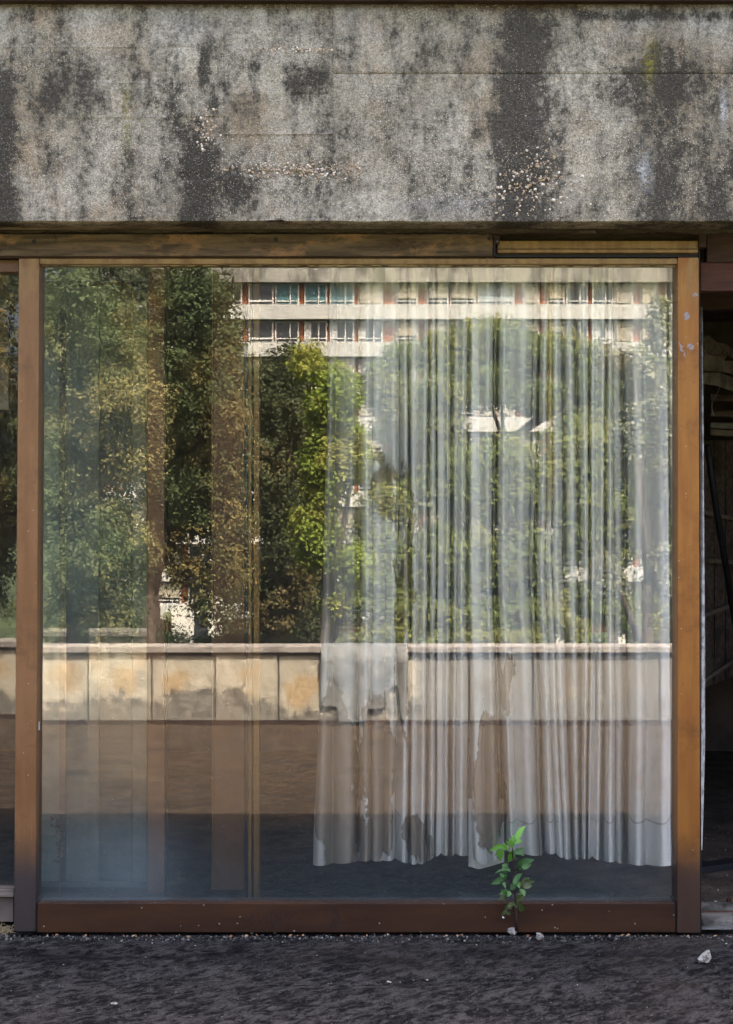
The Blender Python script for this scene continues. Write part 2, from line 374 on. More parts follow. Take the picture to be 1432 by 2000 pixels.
M_METAL = material('dull_metal_strip', m_plain((.18,.18,.18), .4, 20), rough=.5, metal=.6)
M_TORN = material('torn_pale_board', m_plain((.26,.225,.19), .6, 9), rough=.9)
M_SAND = material('interior_crumbs', lambda: {'col': mix(island().pow(5.0), (.035,.027,.021), (.22,.20,.17))}, rough=.95)
def m_stone():
    p, x, y, z = pos(); n = noi(p, 60, 5, .65)
    return {'col': mix(n.ss(.42,.6), (.30,.285,.26), (.10,.094,.085)), 'bump': n, 'dist': .006}
M_STONE = material('rubble_stone', m_stone, rough=.95, spec=.1)
M_CHIP = material('white_chip', (.42,.41,.39), rough=.9)
def m_peb():
    i = island(); return {'col': mix(i, mix(i.ss(.0,.4), (.62,.57,.50), (.38,.30,.21)), mix(i.ss(.5,1), (.25,.17,.11), (.08,.065,.055)))}
M_PEB = material('aggregate_pebble', m_peb, rough=.8)
def m_grit():
    i = island(); return {'col': mix(i.pow(5.0), (.012,.012,.013), (.16,.15,.14))}
M_GRIT = material('asphalt_grit', m_grit, rough=.95)
def m_leafs(c1, c2, c3, trans=.3, patch=.8):
    def fn():
        p, x, y, z = pos(); i = island(); n = noi(p, patch, 3)
        c = mix(i*.7+.1, c1, c2); c = mix(n.ss(.47,.60)*(i*.6+.35), c, c3); return {'col': c}
    return fn
def leafmat(name, a, b, c, k=.3, patch=.8, rough=.6, spec=.15):
    m = material(name, m_leafs(a, b, c, k, patch), rough=rough, spec=spec); add_translucent(m, k, b); return m
M_L1 = leafmat('leaf_green_brown', (.022,.036,.013), (.058,.072,.023), (.15,.105,.03), .22, .5)
M_L1B = leafmat('leaf_deep_green', (.040,.058,.026), (.078,.095,.036), (.15,.12,.04), .22, .5)
M_L1C = leafmat('leaf_dull_brown_green', (.022,.030,.012), (.045,.052,.018), (.09,.065,.022), .15, .5)
M_LD = leafmat('leaf_shade_dark', (.012,.018,.009), (.025,.036,.014), (.04,.042,.018), .1, .5)  # shade put into the leaf colour so gaps between front trees stay dark
M_L2 = leafmat('leaf_yellow_green', (.12,.17,.025), (.22,.27,.045), (.28,.26,.06), .5, .8)
M_L3 = leafmat('leaf_feathery_green', (.06,.085,.022), (.12,.14,.036), (.17,.165,.045), .3, .3)
M_L4 = leafmat('leaf_silvery', (.07,.09,.04), (.20,.20,.12), (.16,.13,.06), .3, .6, .45, .35)
M_BARK = material('bark', m_plain((.07,.055,.042), .5, 12, .02), rough=.95)
def m_parapet():
    p, x, y, z = objco(); r = orand(); q = comb(x + r*37, y, z); w_, wx_, wy_, wz_ = pos()
    n = noi(q, 4, 5, .65); n2 = noi(q, 13, 5, .7); lowf = noi(comb(wx_*1.3, wy_, r*.0), 1.0, 3)
    c = mix(n.ss(.35,.65), (.35,.315,.245), (.27,.24,.185))
    oc = (x+(n-.5)*.5+ (r-.5)*.14).gauss(0, .15)*(z+(n-.5)*.3+(r-.5)*.1).gauss(.30, .15)
    c = mix(oc.ss(.25,.8)*.75*noi(w_, 1.1, 2).ss(.40,.52), c, (.28,.185,.085))
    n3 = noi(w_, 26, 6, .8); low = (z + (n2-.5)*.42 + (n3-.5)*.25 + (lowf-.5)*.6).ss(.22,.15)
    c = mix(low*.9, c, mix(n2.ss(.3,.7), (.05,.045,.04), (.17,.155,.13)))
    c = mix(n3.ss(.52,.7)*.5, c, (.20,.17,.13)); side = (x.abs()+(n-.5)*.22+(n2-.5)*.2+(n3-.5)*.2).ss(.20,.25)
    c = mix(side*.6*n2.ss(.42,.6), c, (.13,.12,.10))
    patch = noi(w_, 1.6, 5, .65).ss(.54,.62); c = mix(patch*.65, c, (.15,.14,.12))
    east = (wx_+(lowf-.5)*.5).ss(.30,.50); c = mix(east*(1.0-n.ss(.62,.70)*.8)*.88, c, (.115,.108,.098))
    topd = (z+(n2-.5)*.3).ss(.46,.55); c = mix(topd*n.ss(.42,.6)*.7, c, (.17,.15,.13))
    return {'col': c, 'bump': n2+n, 'dist': .01}
M_PARA = material('stained_cream_render', m_parapet, rough=.9)
M_COPE = material('grey_coping', m_plain((.215,.19,.17), .45, 8), rough=.9)
M_SHEET = material('grey_sheet', m_plain((.135,.135,.13), .45, 9, .01), rough=.8)
M_BANDF = material('far_white_band', lambda: (lambda q: {'col': mix(noi(comb(q[1]*1.2, q[2], q[3]*.12), 1.0, 5, .65).ss(.5,.72)*.55, (.32,.315,.295), (.16,.15,.14))})(pos()), rough=.9)
M_FASF = material('far_grey_fascia', lambda: (lambda q: {'col': mix(noi(comb(q[1]*1.0, q[2], q[3]*.5), .8, 6, .7).ss(.4,.62), (.21,.20,.178), (.085,.08,.07))})(pos()), rough=.95)
M_TERR = material('terracotta_panel', m_plain((.20,.070,.030), .25, .8), rough=.85)
M_FRF = material('far_white_frame', (.40,.39,.37), rough=.6)
M_SHUT = material('cream_shutter', lambda: (lambda o,r: {'col': mix(r, (.36,.31,.225), (.34,.33,.31)), 'bump': (o[3]*14.0).frac(), 'dist': .02})(objco(), orand()), rough=.7)
M_PDARK = material('far_dark_pane', (.022,.025,.03), rough=.08, spec=.6)
M_PTEAL = material('far_teal_curtain_pane', (.050,.105,.115), rough=.4)
M_PGREY = material('far_grey_blind', (.22,.25,.265), rough=.4)
M_PCURT = material('far_white_curtain', (.30,.30,.29), rough=.6)
M_WHITEF = material('white_outbuilding_wall', m_plain((.50,.48,.43), .15, .6), rough=.9)
M_GRASS = material('park_ground', m_plain((.05,.07,.03), .4, .2, .05), rough=1)
def m_pleaf(a, b):
    def fn():
        p, x, y, z = objco(); r = orand(); n = noi(p, 60, 3)
        return {'col': mix((r*.7+n*.4).clamp(), a, b), 'rough': n*.1+.4}
    return fn
M_LEAFT = material('seedling_leaf_fresh', m_pleaf((.08,.22,.022), (.13,.33,.04)), spec=.35); add_translucent(M_LEAFT, .3, (.2,.4,.05))
M_LEAFM = material('seedling_leaf_mid', m_pleaf((.026,.085,.016), (.05,.13,.026)), spec=.35); add_translucent(M_LEAFM, .25, (.2,.4,.05))
M_LEAFL = material('seedling_leaf_low', m_pleaf((.028,.060,.014), (.065,.078,.024)), spec=.3); add_translucent(M_LEAFL, .25, (.2,.3,.05))
M_STEM = material('seedling_stem', (.022,.010,.008), rough=.7)
M_STRAW = material('dry_straw', (.30,.23,.13), rough=.9)
M_LITTER = material('leaf_scrap', lambda: {'col': mix(island(), (.14,.055,.025), (.24,.17,.10))}, rough=.9)
M_DRIED = material('dried_weed', (.13,.095,.055), rough=.9)

# ------------------------------------------------------------------ setting
def grid_sheet(name, xs, ys, zf, mat, **kw):
    nx, ny = len(xs), len(ys)
    V = [(x, y, zf(x, y)) for y in ys for x in xs]
    Fc = [(j*nx+i, j*nx+i+1, (j+1)*nx+i+1, (j+1)*nx+i) for j in range(ny-1) for i in range(nx-1)]
    return mesh_obj(name, V, Fc, mat, smooth=True, origin=Vector((0,0,0)), **kw)
def gz(x, y):
    if y > -.0: return 0.0
    a = noise.fractal(Vector((x*2.2, y*6, 0)), .8, 2.1, 4)*.010 + noise.noise(Vector((x*22+y*14, y*48-x*18, 3)))*.0050 + noise.noise(Vector((x*60+y*20, y*90-x*30, 9)))*.0022
    return a*min(1, -y*14+.15) - .004
xs = list(np.concatenate([np.linspace(-20, -2, 19), np.linspace(-1.9, 1.9, 480), np.linspace(2, 20, 19)]))
ys = list(np.concatenate([np.linspace(-5.86, -1.5, 60), np.linspace(-1.45, -.0, 230)]))
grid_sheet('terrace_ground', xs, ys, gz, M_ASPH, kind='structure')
box('terrace_deck', -20, 20, -6.2, 5.0, -8, -.05, M_INT, kind='structure')
box('park_ground', -900, 900, -1200, 600, -8.6, -8.0, M_GRASS, kind='structure')
box('interior_floor', -7, 7, .09, 4.9, -.049, -.012, M_IFLOOR, kind='structure')
box('interior_back_wall', -7, 7, 4.6, 4.8, -.01, 3.2, M_INTD, kind='structure')
box('interior_side_wall', -7, -6.8, .1, 4.6, -.01, 3.2, M_INTD, kind='structure')
box('interior_side_wall', 6.8, 7, .1, 4.6, -.01, 3.2, M_INTD, kind='structure')
box('interior_ceiling', -6.8, 6.8, .09, 4.6, 2.95, 3.1, M_INTD, kind='structure')
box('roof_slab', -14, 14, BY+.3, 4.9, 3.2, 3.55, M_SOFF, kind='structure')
# facade left and right of what the photo shows
xl = P(-1250, 0, 0).x; 
box('outer_wall', -14, xl, 0.0, .2, -.02, 2.74, M_CONC, kind='structure')
box('outer_wall', 2.95, 14, 0.0, .2, -.02, 2.74, M_CONC, kind='structure')

# concrete beam
bz0 = P(0, 430, BY).z; bz1 = P(0, 8, BY).z
beam = empty('concrete_beam', (0, BY, bz0), 'long weathered board-marked concrete beam above the glazing with dark water stains', 'beam')
box('beam_core', -14, 14, BY+.02, BY+.30, bz0+.001, bz1, M_CONC, beam)
def hseam(x, ylv):
    n_ = .6+.8*abs(noise.noise(Vector((x*.013, ylv, 0))))
    def w(a, b): return max(0, min(1, (x-a)/12, (b-x)/12))
    t = {92: .0016*w(285,440), 162: .0005*w(-80,150)+.0006*w(360,420), 229: .0022*w(345,440)+.0004*w(-80,120), 352: .0008*w(230,430),
         93: .0012*w(437,650), 184: .0026*w(560,650)+.0007*w(437,560), 262: .0004*w(437,560), 340: .0024*w(437,640),
         144: .0036*w(640,1600), 235: .0018*w(648,835), 322: .0006*w(900,1600)}.get(ylv, 0)
    return t*n_
def vseam(y, xlv): return {437: .0013*(y < 345)*(y > 60), 650: .0011*(y < 345)}.get(xlv, 0)
def concrete_panel(a, b, dy):
    A = P(a[0], a[1], BY); B = P(b[0], b[1], BY); x0, x1, z1, z0 = A.x, B.x, A.z, B.z
    lowest = b[1] >= 430
    def samples(u0, u1):
        m = max(3, int((u1-u0)/.011)); g_ = .0011
        return [u0, u0+g_] + [u0+g_+(u1-u0-2*g_)*k/m for k in range(1, m)] + [u1-g_, u1]
    XS, ZS = samples(x0, x1), samples(z0, z1); V = []; Fc = []; W = len(XS); H = len(ZS)
    for j, z in enumerate(ZS):
        for i, x in enumerate(XS):
            d = noise.fractal(Vector((x*5, 0, z*5)), .9, 2, 4)*.0022 + abs(noise.noise(Vector((x*38, 1, z*38))))*.0016
            px_ = x*524.5+716; py_ = 1000-(z-EYE)*524.5
            rough = math.exp(-((px_-1035)/70)**2-((py_-350)/55)**2) + .6*math.exp(-((px_-600)/150)**2-((py_-332)/16)**2)+ .5*math.exp(-((px_-570)/90)**2-((py_-97)/10)**2)
            d += rough*(noise.fractal(Vector((x*22, 4, z*22)), .7, 2, 4)+.35)*.011
            f = 1.0
            e = 0
            if j == H-1: e += hseam(px_, a[1])
            if j == 0: e += hseam(px_, b[1])
            if i == 0: e += vseam(py_, a[0])
            if i == W-1: e += vseam(py_, b[0])
            ex = min(1, min(i, W-1-i)/1.0) if (a[0] in (437,650) or b[0] in (437,650)) else 1
            if lowest and j == 0: z += noise.noise(Vector((x*9, 0, 0)))*.0015 + noise.noise(Vector((x*40, 0, 5)))*.001
            V.append((x, BY + dy*min(1, min(j+ (9 if lowest else 0), H-1-j)/1.0) + d + e, z))
    for j in range(H-1):
        for i in range(W-1): Fc.append((j*W+i, j*W+i+1, (j+1)*W+i+1, (j+1)*W+i))
    if lowest:
        base = len(V)
        for i in range(W): V.append((V[i][0], BY+.06, V[i][2]))
        for i in range(W-1): Fc.append((i+1, i, base+i, base+i+1))
    mesh_obj('concrete_panel', V, Fc, M_CONC, beam, smooth=True)
def rows(x0, x1, rs, offs):
    for k in range(len(rs)-1): concrete_panel((x0, rs[k]), (x1, rs[k+1]), offs[k])
rows(-60, 437, [8, 92, 162, 229, 352, 431], [.0004, .0009, .0003, .0007, .0002])
rows(437, 650, [8, 93, 184, 262, 340, 431], [.0016, .0006, .0013, .0018, .0003])
rows(650, 1500, [8, 144, 235, 322, 431], [0, .0010, .0004, .0003])
# pebbles set in the concrete
pv, pf = [], []
ico = bmesh.new(); bmesh.ops.create_icosphere(ico, subdivisions=1, radius=1); ico.verts.ensure_lookup_table()
IV = [v.co.copy() for v in ico.verts]; IF = [[v.index for v in f.verts] for f in ico.faces]
for i, v in enumerate(ico.verts): v.index = i
def pebble(c, r, flat=.6, V=pv, Fa=pf):
    b = len(V); rot = Matrix.Rotation(random.random()*6, 3, (random.random(), random.random(), .5))
    sc = Vector((random.uniform(.7,1.3), random.uniform(.6,1), random.uniform(.6,1)))
    for v in IV:
        q = rot @ Vector((v.x*sc.x, v.y*sc.y, v.z*sc.z)) * random.uniform(.88,1.1); V.append(Vector(c) + Vector((q.x*r, q.y*r*flat, q.z*r)))
    for f in IF: Fa.append([b+i for i in f])
for _ in range(2600):
    t = random.random()
    if t < .18: px_, py_, r_ = random.gauss(600, 90), random.gauss(332, 8), random.uniform(.002,.0065)
    elif t < .26: px_, py_, r_ = random.uniform(480, 650), random.gauss(97, 3), random.uniform(.002,.006)
    elif t < .42: px_, py_, r_ = random.gauss(1040, 48), random.gauss(352, 32), random.uniform(.002,.0075)
    elif t < .50: px_, py_, r_ = random.gauss(880, 60), random.gauss(385, 14), random.uniform(.002,.006)
    elif t < .56: px_, py_, r_ = random.gauss(405, 16), random.gauss(270, 30), random.uniform(.002,.007)
    else: px_, py_, r_ = random.uniform(-20, 1452), random.uniform(30, 428), random.uniform(.0015,.0036)
    if py_ < 12 or py_ > 427: continue
    q = P(px_, py_, BY); pebble((q.x, BY+.0025, q.z), r_, .5)
mesh_obj('aggregate_pebbles', pv, pf, M_PEB, beam, smooth=True, kind='stuff')
box('metal_coping', -14, 14, BY-.035, BY+.32, bz1+.001, bz1+.13, M_WOODD, beam, .004)
# torn soffit lining
V, Fc = [], []; n = 260
for i in range(n+1):
    px_ = -60 + 1560*i/n
    b_ = 453 + 4*noise.noise(Vector((px_*.012, 0, 0))) + 3.2*noise.noise(Vector((px_*.06, 2, 0))) + 1.5*noise.noise(Vector((px_*.3, 3, 0)))
    if 1130 < px_ < 1165: b_ -= 7
    if px_ > 760: b_ += 1.5
    A = P(px_, 436, -.10); B = P(px_, b_, -.10)
    V += [(A.x, -.10, bz0+.03), (B.x, -.10+.004*noise.noise(Vector((px_*.05,5,0))), B.z), (B.x, -.075, B.z), (A.x, -.075, bz0+.03)]
for i in range(n):
    for k in range(4): Fc.append((4*i+k, 4*(i+1)+k, 4*(i+1)+(k+1)%4, 4*i+(k+1)%4))
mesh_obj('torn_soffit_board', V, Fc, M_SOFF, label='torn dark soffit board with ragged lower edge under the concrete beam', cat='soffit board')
V, Fc = [], []; n = 90
for i in range(n+1):
    t = i/n; px_ = -60+ 460*t
    y1 = 444 - 6*math.sin(t*3.1)+2*noise.noise(Vector((px_*.03,0,1))); y2 = min(456, y1 + (9*math.sin(math.pi*min(1,t*1.02))**.5+1) if t < 1 else y1+.5)
    A = P(px_, y1, -.14); B = P(px_, y2, -.125); V += [A, B, B+Vector((0,.006,0)), A+Vector((0,.006,0))]
for i in range(n):
    for k in range(4): Fc.append((4*i+k, 4*(i+1)+k, 4*(i+1)+(k+1)%4, 4*i+(k+1)%4))
mesh_obj('peeling_plywood_layer', V, Fc, M_PLY, label='peeling plywood layer curling down under the left end of the beam', cat='plywood')

# ------------------------------------------------------------------ header
hb = empty('header_board', P(450, 500, -.07), 'long weathered timber header board with bolt holes above the big pane', 'header board')
pbox('board', (-900, 457), (963, 500), -.07, .05, M_WOOD, hb, .003)
pbox('lower_lip', (-900, 500.5), (950, 504), -.055, .03, M_WOODD, hb)
for px_, py_, r_ in ((67,472,4.5),(539,468,4.5),(955,466,3.5)):
    c = P(px_, py_, -.0712); vv = [c+Vector((math.cos(a)*r_/505, 0, math.sin(a)*r_/505)) for a in [k*math.pi/6 for k in range(12)]]
    vv += [v+Vector((0,-.0015,0)) for v in vv]
    mesh_obj('bolt_hole', vv, [tuple(range(12,24))]+[(i,(i+1)%12,12+(i+1)%12,12+i) for i in range(12)], M_BLACK, hb)
br = empty('steel_bracket', P(968, 497, -.075), 'dark steel bracket at the right end of the timber header board', 'bracket')
pbox('plate', (964.5, 459), (976, 476), -.085, .02, M_WOODD, br, .002)
pbox('side_flange', (964.5, 476.3), (967.5, 499), -.080, .04, M_BLACK, br, .001)
pbox('screw', (970, 470), (973, 473), -.089, .004, M_METAL, br)
gr = empty('sliding_rail', P(1165, 497, -.05), 'golden stepped metal sliding rail over the right half of the big pane', 'rail')
pbox('upper_fin', (972, 470), (1364, 486), -.052, .05, M_GOLD, gr, .003)
pbox('lower_fin', (972, 486.4), (1364, 493.5), -.064, .06, M_GOLD, gr, .003)
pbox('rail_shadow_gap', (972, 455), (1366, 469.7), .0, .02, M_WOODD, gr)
pbox('rail_gasket', (967.8, 493.9), (1364, 502), -.035, .03, M_BLACK, gr)
bk = empty('wooden_block', P(1373, 483, -.075), 'small wooden block under the beam above the right post', 'block')
pbox('block', (1366, 457), (1380, 483), -.075, .06, M_WOODD, bk, .002)
for q in ((1370,464),(1376,464),(1370,477),(1376,477)): pbox('nail_head', (q[0]-.8,q[1]-.8), (q[0]+.8,q[1]+.8), -.077, .003, M_BLACK, bk)
lt = empty('door_lintel', P(1500, 570, .0), 'dark and reddish timber lintel over the open doorway on the right', 'lintel')
pbox('upper_board', (1381, 455), (1990, 512), -.02, .06, M_WOODD, lt, .003)
pbox('lower_board', (1368.5, 512.6), (1990, 568), -.01, .06, M_WOODR, lt, .003)

# ------------------------------------------------------------------ the big window
win = empty('picture_window', P(700, 1818, 0), 'large square bronze framed fixed window reflecting trees and a building', 'window')
def post(name, tl, trp, bl, br_, yt, yb, Y, mat, parent):
    a = P(bl, yb, Y); b = P(br_, yb, Y); c = P(trp, yt, Y); d = P(tl, yt, Y); t = Vector((0,.11,0))
    return hexa(name, [a, b, b+t, a+t, d, c, c+t, d+t], mat, parent, .0025)
GB = 1765
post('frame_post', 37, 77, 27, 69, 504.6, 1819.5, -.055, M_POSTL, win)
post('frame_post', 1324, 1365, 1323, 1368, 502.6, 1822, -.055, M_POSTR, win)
pbox('top_rail', (77.6, 504.6), (1323.4, 515.5), -.048, .09, M_GOLD, win, .002)
pbox('bottom_rail', (73, GB), (1319.5, 1821), -.05, .09, M_RAIL, win, .002)
post('corner_gasket', 69.6, 72.6, 69.4, 72.6, GB-4, 1820, -.045, M_BLACK, win)
post('corner_gasket', 1320, 1322.6, 1320, 1322.6, GB-4, 1821, -.045, M_BLACK, win)
post('outer_gasket', 1365.4, 1367.4, 1368.4, 1370.6, 487, 1821, -.045, M_BLACK, win)
def pane(name, l0, l1, r0, r1, y0, y1, mat, parent, Y=0.0, tilt=0.0, yaw=0.0):
    a, b, c, d = P(l1, y1, Y), P(r1, y1, Y), P(r0, y0, Y), P(l0, y0, Y); t = Vector((0,.006,0)); mid = (a+c)/2
    def rt(v):
        v = v.copy(); v.y += (v.z-mid.z)*tilt + (v.x-mid.x)*yaw; return v
    vv = [rt(v) for v in (a,b,c,d)] + [rt(v)+t for v in (a,b,c,d)]
    o = mesh_obj(name, vv, [(0,1,2,3),(4,7,6,5),(0,4,5,1),(1,5,6,2),(2,6,7,3),(3,7,4,0)], [mat, M_CLEAR], parent)
    for p_ in o.data.polygons: p_.material_index = 0 if p_.index == 0 else 1
    return o
pane('glass_pane', 76, 69, 1324, 1322, 514, GB+2, M_GLASS, win)
def bead(name, a, b, w0, w1, Y, mat, parent, seed=0, n=120, horiz=False):
    V, Fc = [], []
    for i in range(n+1):
        t = i/n; x = a[0]+(b[0]-a[0])*t; y = a[1]+(b[1]-a[1])*t
        ww = w0 + (w1-w0)*abs(noise.noise(Vector((t*n*.11, seed, 0))))*2; jj = noise.noise(Vector((t*n*.05, seed+4, 0)))*.9
        A = P(x, y+jj-ww/2, Y) if horiz else P(x+jj-ww/2, y, Y); B = P(x, y+jj+ww/2, Y) if horiz else P(x+jj+ww/2, y, Y)
        V += [A, B, B+Vector((0,.02,0)), A+Vector((0,.02,0))]
    for i in range(n):
        for k in range(4): Fc.append((4*i+k, 4*(i+1)+k, 4*(i+1)+(k+1)%4, 4*i+(k+1)%4))
    return mesh_obj(name, V, Fc, mat, parent)
bead('sealant', (78.5, 518), (71.2, GB), 1.6, 4.2, -.016, M_SEAL, win, 1)
bead('sealant', (1322.3, 520), (1321.3, GB), 1.0, 2.0, -.016, M_SEAL, win, 2)
bead('sealant', (78, 517.6), (1322, 519.6), 1.2, 2.4, -.016, M_SEALT, win, 3, 200, True)
bead('sealant', (73, GB-1.2), (1321, GB-1.0), .9, 2.0, -.016, M_SEAL, win, 4, 200, True)

# neighbouring window on the left
nw = empty('side_window', P(-500, 1735, .02), 'dusty neighbouring window beyond the left bronze post, cut by the photo edge', 'window')
pane('glass_pane', -1200, -1200, 40, 29, 531, 1736, M_GLASS3, nw, .03, tilt=-.003)
pbox('top_rail', (-1200, 508), (36.5, 530.5), -.01, .07, M_BROWND, nw, .002)
pbox('sill', (-1200, 1737), (27, 1752), -.03, .08, M_WOODB, nw, .002)
pbox('sill_base', (-1200, 1753), (26, 1800), .0, .08, M_INTD, nw)
bead('sealant', (-300, 1736), (27, 1735), .9, 2.4, .015, M_SEAL, nw, 6, 60, True)
# hanging board inside it
hbd = empty('hanging_board', P(5, 800, .9), 'rough greyish brown board standing behind the narrow left pane', 'board')
hexa('board', [P(-70,800,.9), P(17,800,.9), P(17,800,.9)+Vector((0,.04,0)), P(-70,800,.9)+Vector((0,.04,0)), P(-70,601,.9), P(17,606,.9), P(17,606,.9)+Vector((0,.04,0)), P(-70,601,.9)+Vector((0,.04,0))], M_TORN, hbd)
hexa('pale_cap', [P(-70,588,.86), P(19,602,.86), P(19,602,.86)+Vector((0,.05,0)), P(-70,588,.86)+Vector((0,.05,0)), P(-70,572,.86), P(19,587,.86), P(19,587,.86)+Vector((0,.05,0)), P(-70,572,.86)+Vector((0,.05,0))], M_PGREEN, hbd)

# ------------------------------------------------------------------ interior behind the pane
pa = empty('pale_partition', P(140, 1733, .75), 'pale grey green partition panels standing behind the left part of the big pane', 'partition')
pbox('panel', (60, 500), (193, 1733), .75, .05, M_PGREEN, pa, .003)
pbox('panel', (194, 500), (258, 1733), .78, .05, M_DGREEN, pa, .003)
pbox('panel', (259, 500), (287, 1733), .76, .05, M_PGREEN, pa, .003)
pbox('stained_strip', (116, 500), (128, 1733), .735, .013, M_INTD, pa)
pbox('floor_skirting', (60, 1722), (287, 1733), .72, .014, M_INT, pa)
bj = empty('brown_jamb', P(305, 1750, .9), 'reddish brown vertical jamb between the pale partition and the dark gap', 'jamb')
pbox('face', (288, 490), (321, 1745), .65, .10, M_BROWNP, bj, .003)
pbox('shadow_rebate', (321.5, 490), (325, 1745), .68, .06, M_BLACK, bj)
bd = empty('inner_door', P(447, 1750, 1.2), 'brown door leaf standing ajar in the dark room behind the pane', 'door')
pbox('leaf', (415, 490), (478, 1738), .7, .05, M_BROWND, bd, .003)
pbox('edge_strip', (413.4, 490), (414.8, 1738), .69, .05, M_GOLD, bd)
ml = empty('slim_mullion', P(495, 1762, .35), 'slim twin golden bronze mullion behind the pane left of the curtain', 'mullion')
pbox('blue_gasket', (480, 480), (484.5, 1762), .37, .05, material('blue_black_gasket', (.02,.03,.045), rough=.4), ml)
pbox('fin', (485, 480), (491.5, 1762), .35, .05, M_GOLD, ml, .002)
pbox('fin', (495.5, 480), (507, 1762), .355, .05, M_GOLD, ml, .002)
pbox('groove', (492, 480), (495, 1762), .375, .03, M_BLACK, ml)
# inner sliding pane whose slight tilt doubles the wall reflection
ip = empty('inner_sliding_pane', P(180, 1745, .5), 'tilted inner glass leaf doubling the reflected wall top at the left', 'glass leaf')
pane('glass', 60, 60, 287, 287, 560, 1745, M_GLASS2, ip, .5, tilt=-.0034)
pbox('leaf_frame', (60, 549), (287, 559), .49, .03, M_WOODD, ip)

# curtain
CB = [(646,632,612,.02),(660,652,648,.03),(705,702,698,.05),(728,728,724,.02),(752,754,748,.02),(781,778,772,.05),(797,802,800,.09),(822,818,816,.02),(840,835,833,.05),(851,853,850,.06),(866,866,861,.03),(879,881,876,.09),(902,896,890,.04),(915,911,918,.06),(935,937,950,.02),(966,963,979,.07),(971,968,984,.09),(996,993,1010,.02),(1043,1034,1056,.06),(1056,1047,1063,.09),(1072,1066,1085,.03),(1080,1078,1100,.03),(1096,1101,1116,.06),(1121,1131,1134,.06),(1151,1153,1147,.09),(1168,1168,1156,.03),(1184,1181,1172,.05),(1196,1199,1203,.05),(1213,1221,1221,.10),(1255,1262,1262,.015),(1303,1310,1316,.07),(1332,1332,1332,.02)]
HEM = {0:1690,1:1688,2:1682,3:1680,4:1682,5:1678,6:1686,7:1688,8:1684,9:1672,10:1668,11:1670,12:1668,13:1672,14:1690,15:1672,16:1660,17:1664,18:1672,19:1664,20:1668,21:1676,22:1678,23:1676,24:1676,25:1674,26:1680,27:1683,28:1686,29:1690,30:1690,31:1690}
RECESS = {6:0.03, 9:.02, 11:.03, 18:.06, 27:.055, 5:.035, 15:.03, 22:.025, 30:.04, 1:.01, 13:.02, 24:.015}
def curtain():
    V, Fc = [], []; rowsn = 150; cols = []
    for k in range(len(CB)-1):
        m = 16
        for i in range(m + (1 if k == len(CB)-2 else 0)): cols.append((k, i/m))
    for j in range(rowsn+1):
        ty = j/rowsn; py_ = 470 + (1690-470)*ty
        for ci, (k, t) in enumerate(cols):
            A, B = CB[k], CB[k+1]
            def at(C):
                if py_ < 1100: u = (py_-470)/630; u = u*u*(3-2*u)*.5+u*.5; return C[0]+(C[1]-C[0])*u
                u = (py_-1100)/590; return C[1]+(C[2]-C[1])*u
            wob = 3.0*noise.noise(Vector((py_*.004, k*.6, 2)))*min(1, ty*2)
            xa, xb = at(A)+wob, at(B)+3.0*noise.noise(Vector((py_*.004, (k+1)*.6, 2)))*min(1, ty*2)
            x = xa+(xb-xa)*t; wpx = xb-xa
            sk = t**(1.35 if k % 3 else .75)
            s = max(0, math.sin(math.pi*sk))**.62
            gather = .8+.2*min(1, ty*1.5)
            bulge = min(.055, wpx/500*.75)*(.8+.4*random.Random(k).random())
            dep = A[3]+(B[3]-A[3])*t
            yy = .23 + ((dep*4.4*(1-s)**1.25 if dep > .045 else dep*1.2*(1-s)**1.35) - bulge*1.5*s)*gather + RECESS.get(k, 0)*3.2*s
            yy += .005*noise.noise(Vector((x*.03, py_*.006, 1))) + .0045*noise.noise(Vector((x*.05+py_*.02, py_*.02, 7)))*min(1,ty*1.4) + .0022*noise.noise(Vector((x*.16-py_*.03, py_*.045, 3)))*min(1,ty*1.4)
            hem = HEM[k]*(1-t)+HEM[k+1]*t
            ppy = py_ if ty < .8 else py_ + (hem-1690 + 4*(s-.5))*((ty-.8)/.2)
            V.append(P(x, ppy, yy))
    n = len(cols)
    for j in range(rowsn):
        for i in range(n-1): Fc.append((j*n+i, (j+1)*n+i, (j+1)*n+i+1, j*n+i+1))
    return mesh_obj('curtain', V, Fc, M_CURT, smooth=True, label='long pleated pale curtain with brown water stains hanging behind the big pane', cat='curtain')
curtain()
V, Fc = [], []
for j in range(60):
    t = j/59; py_ = 1560 + 130*t
    for i in range(12):
        u = i/11; x = 915+70*u; V.append(P(x, py_+(8-20*abs(u-.3))*t, .31+.012*math.sin(u*9)))
for j in range(59):
    for i in range(11): Fc.append((j*12+i, (j+1)*12+i, (j+1)*12+i+1, j*12+i+1))
mesh_obj('curtain_lining', V, Fc, M_CURT, smooth=True, label='pale lining flap hanging lower behind the curtain hem, left of the seedling', cat='curtain lining')
tube('curtain_rail', [P(590, 480, .24), P(1400, 480, .24)], .012, M_METAL, label='thin metal curtain rail hidden above the top of the big pane', cat='curtain rail')
# curtain edge hanging into the doorway
V, Fc = [], []
for j in range(121):
    t = j/120; py_ = 600+1060*t
    wr = 2.5+4.8*min(1, t*1.6) - 5.5*max(0, (t-.78)/.22)**1.4; wr += .5*noise.noise(Vector((t*14, 0, 0)))
    for i in range(5):
        u = i/4; V.append(P(1364+(6+wr)*u, py_, .16 + .02*math.sin(u*5+t*3)+.004*noise.noise(Vector((t*30,u,0)))))
for j in range(120):
    for i in range(4): Fc.append((j*5+i, (j+1)*5+i, (j+1)*5+i+1, j*5+i+1))
mesh_obj('curtain_edge', V, Fc, M_EDGE, smooth=True, label='narrow pale cloth edge hanging just right of the right bronze post', cat='curtain')

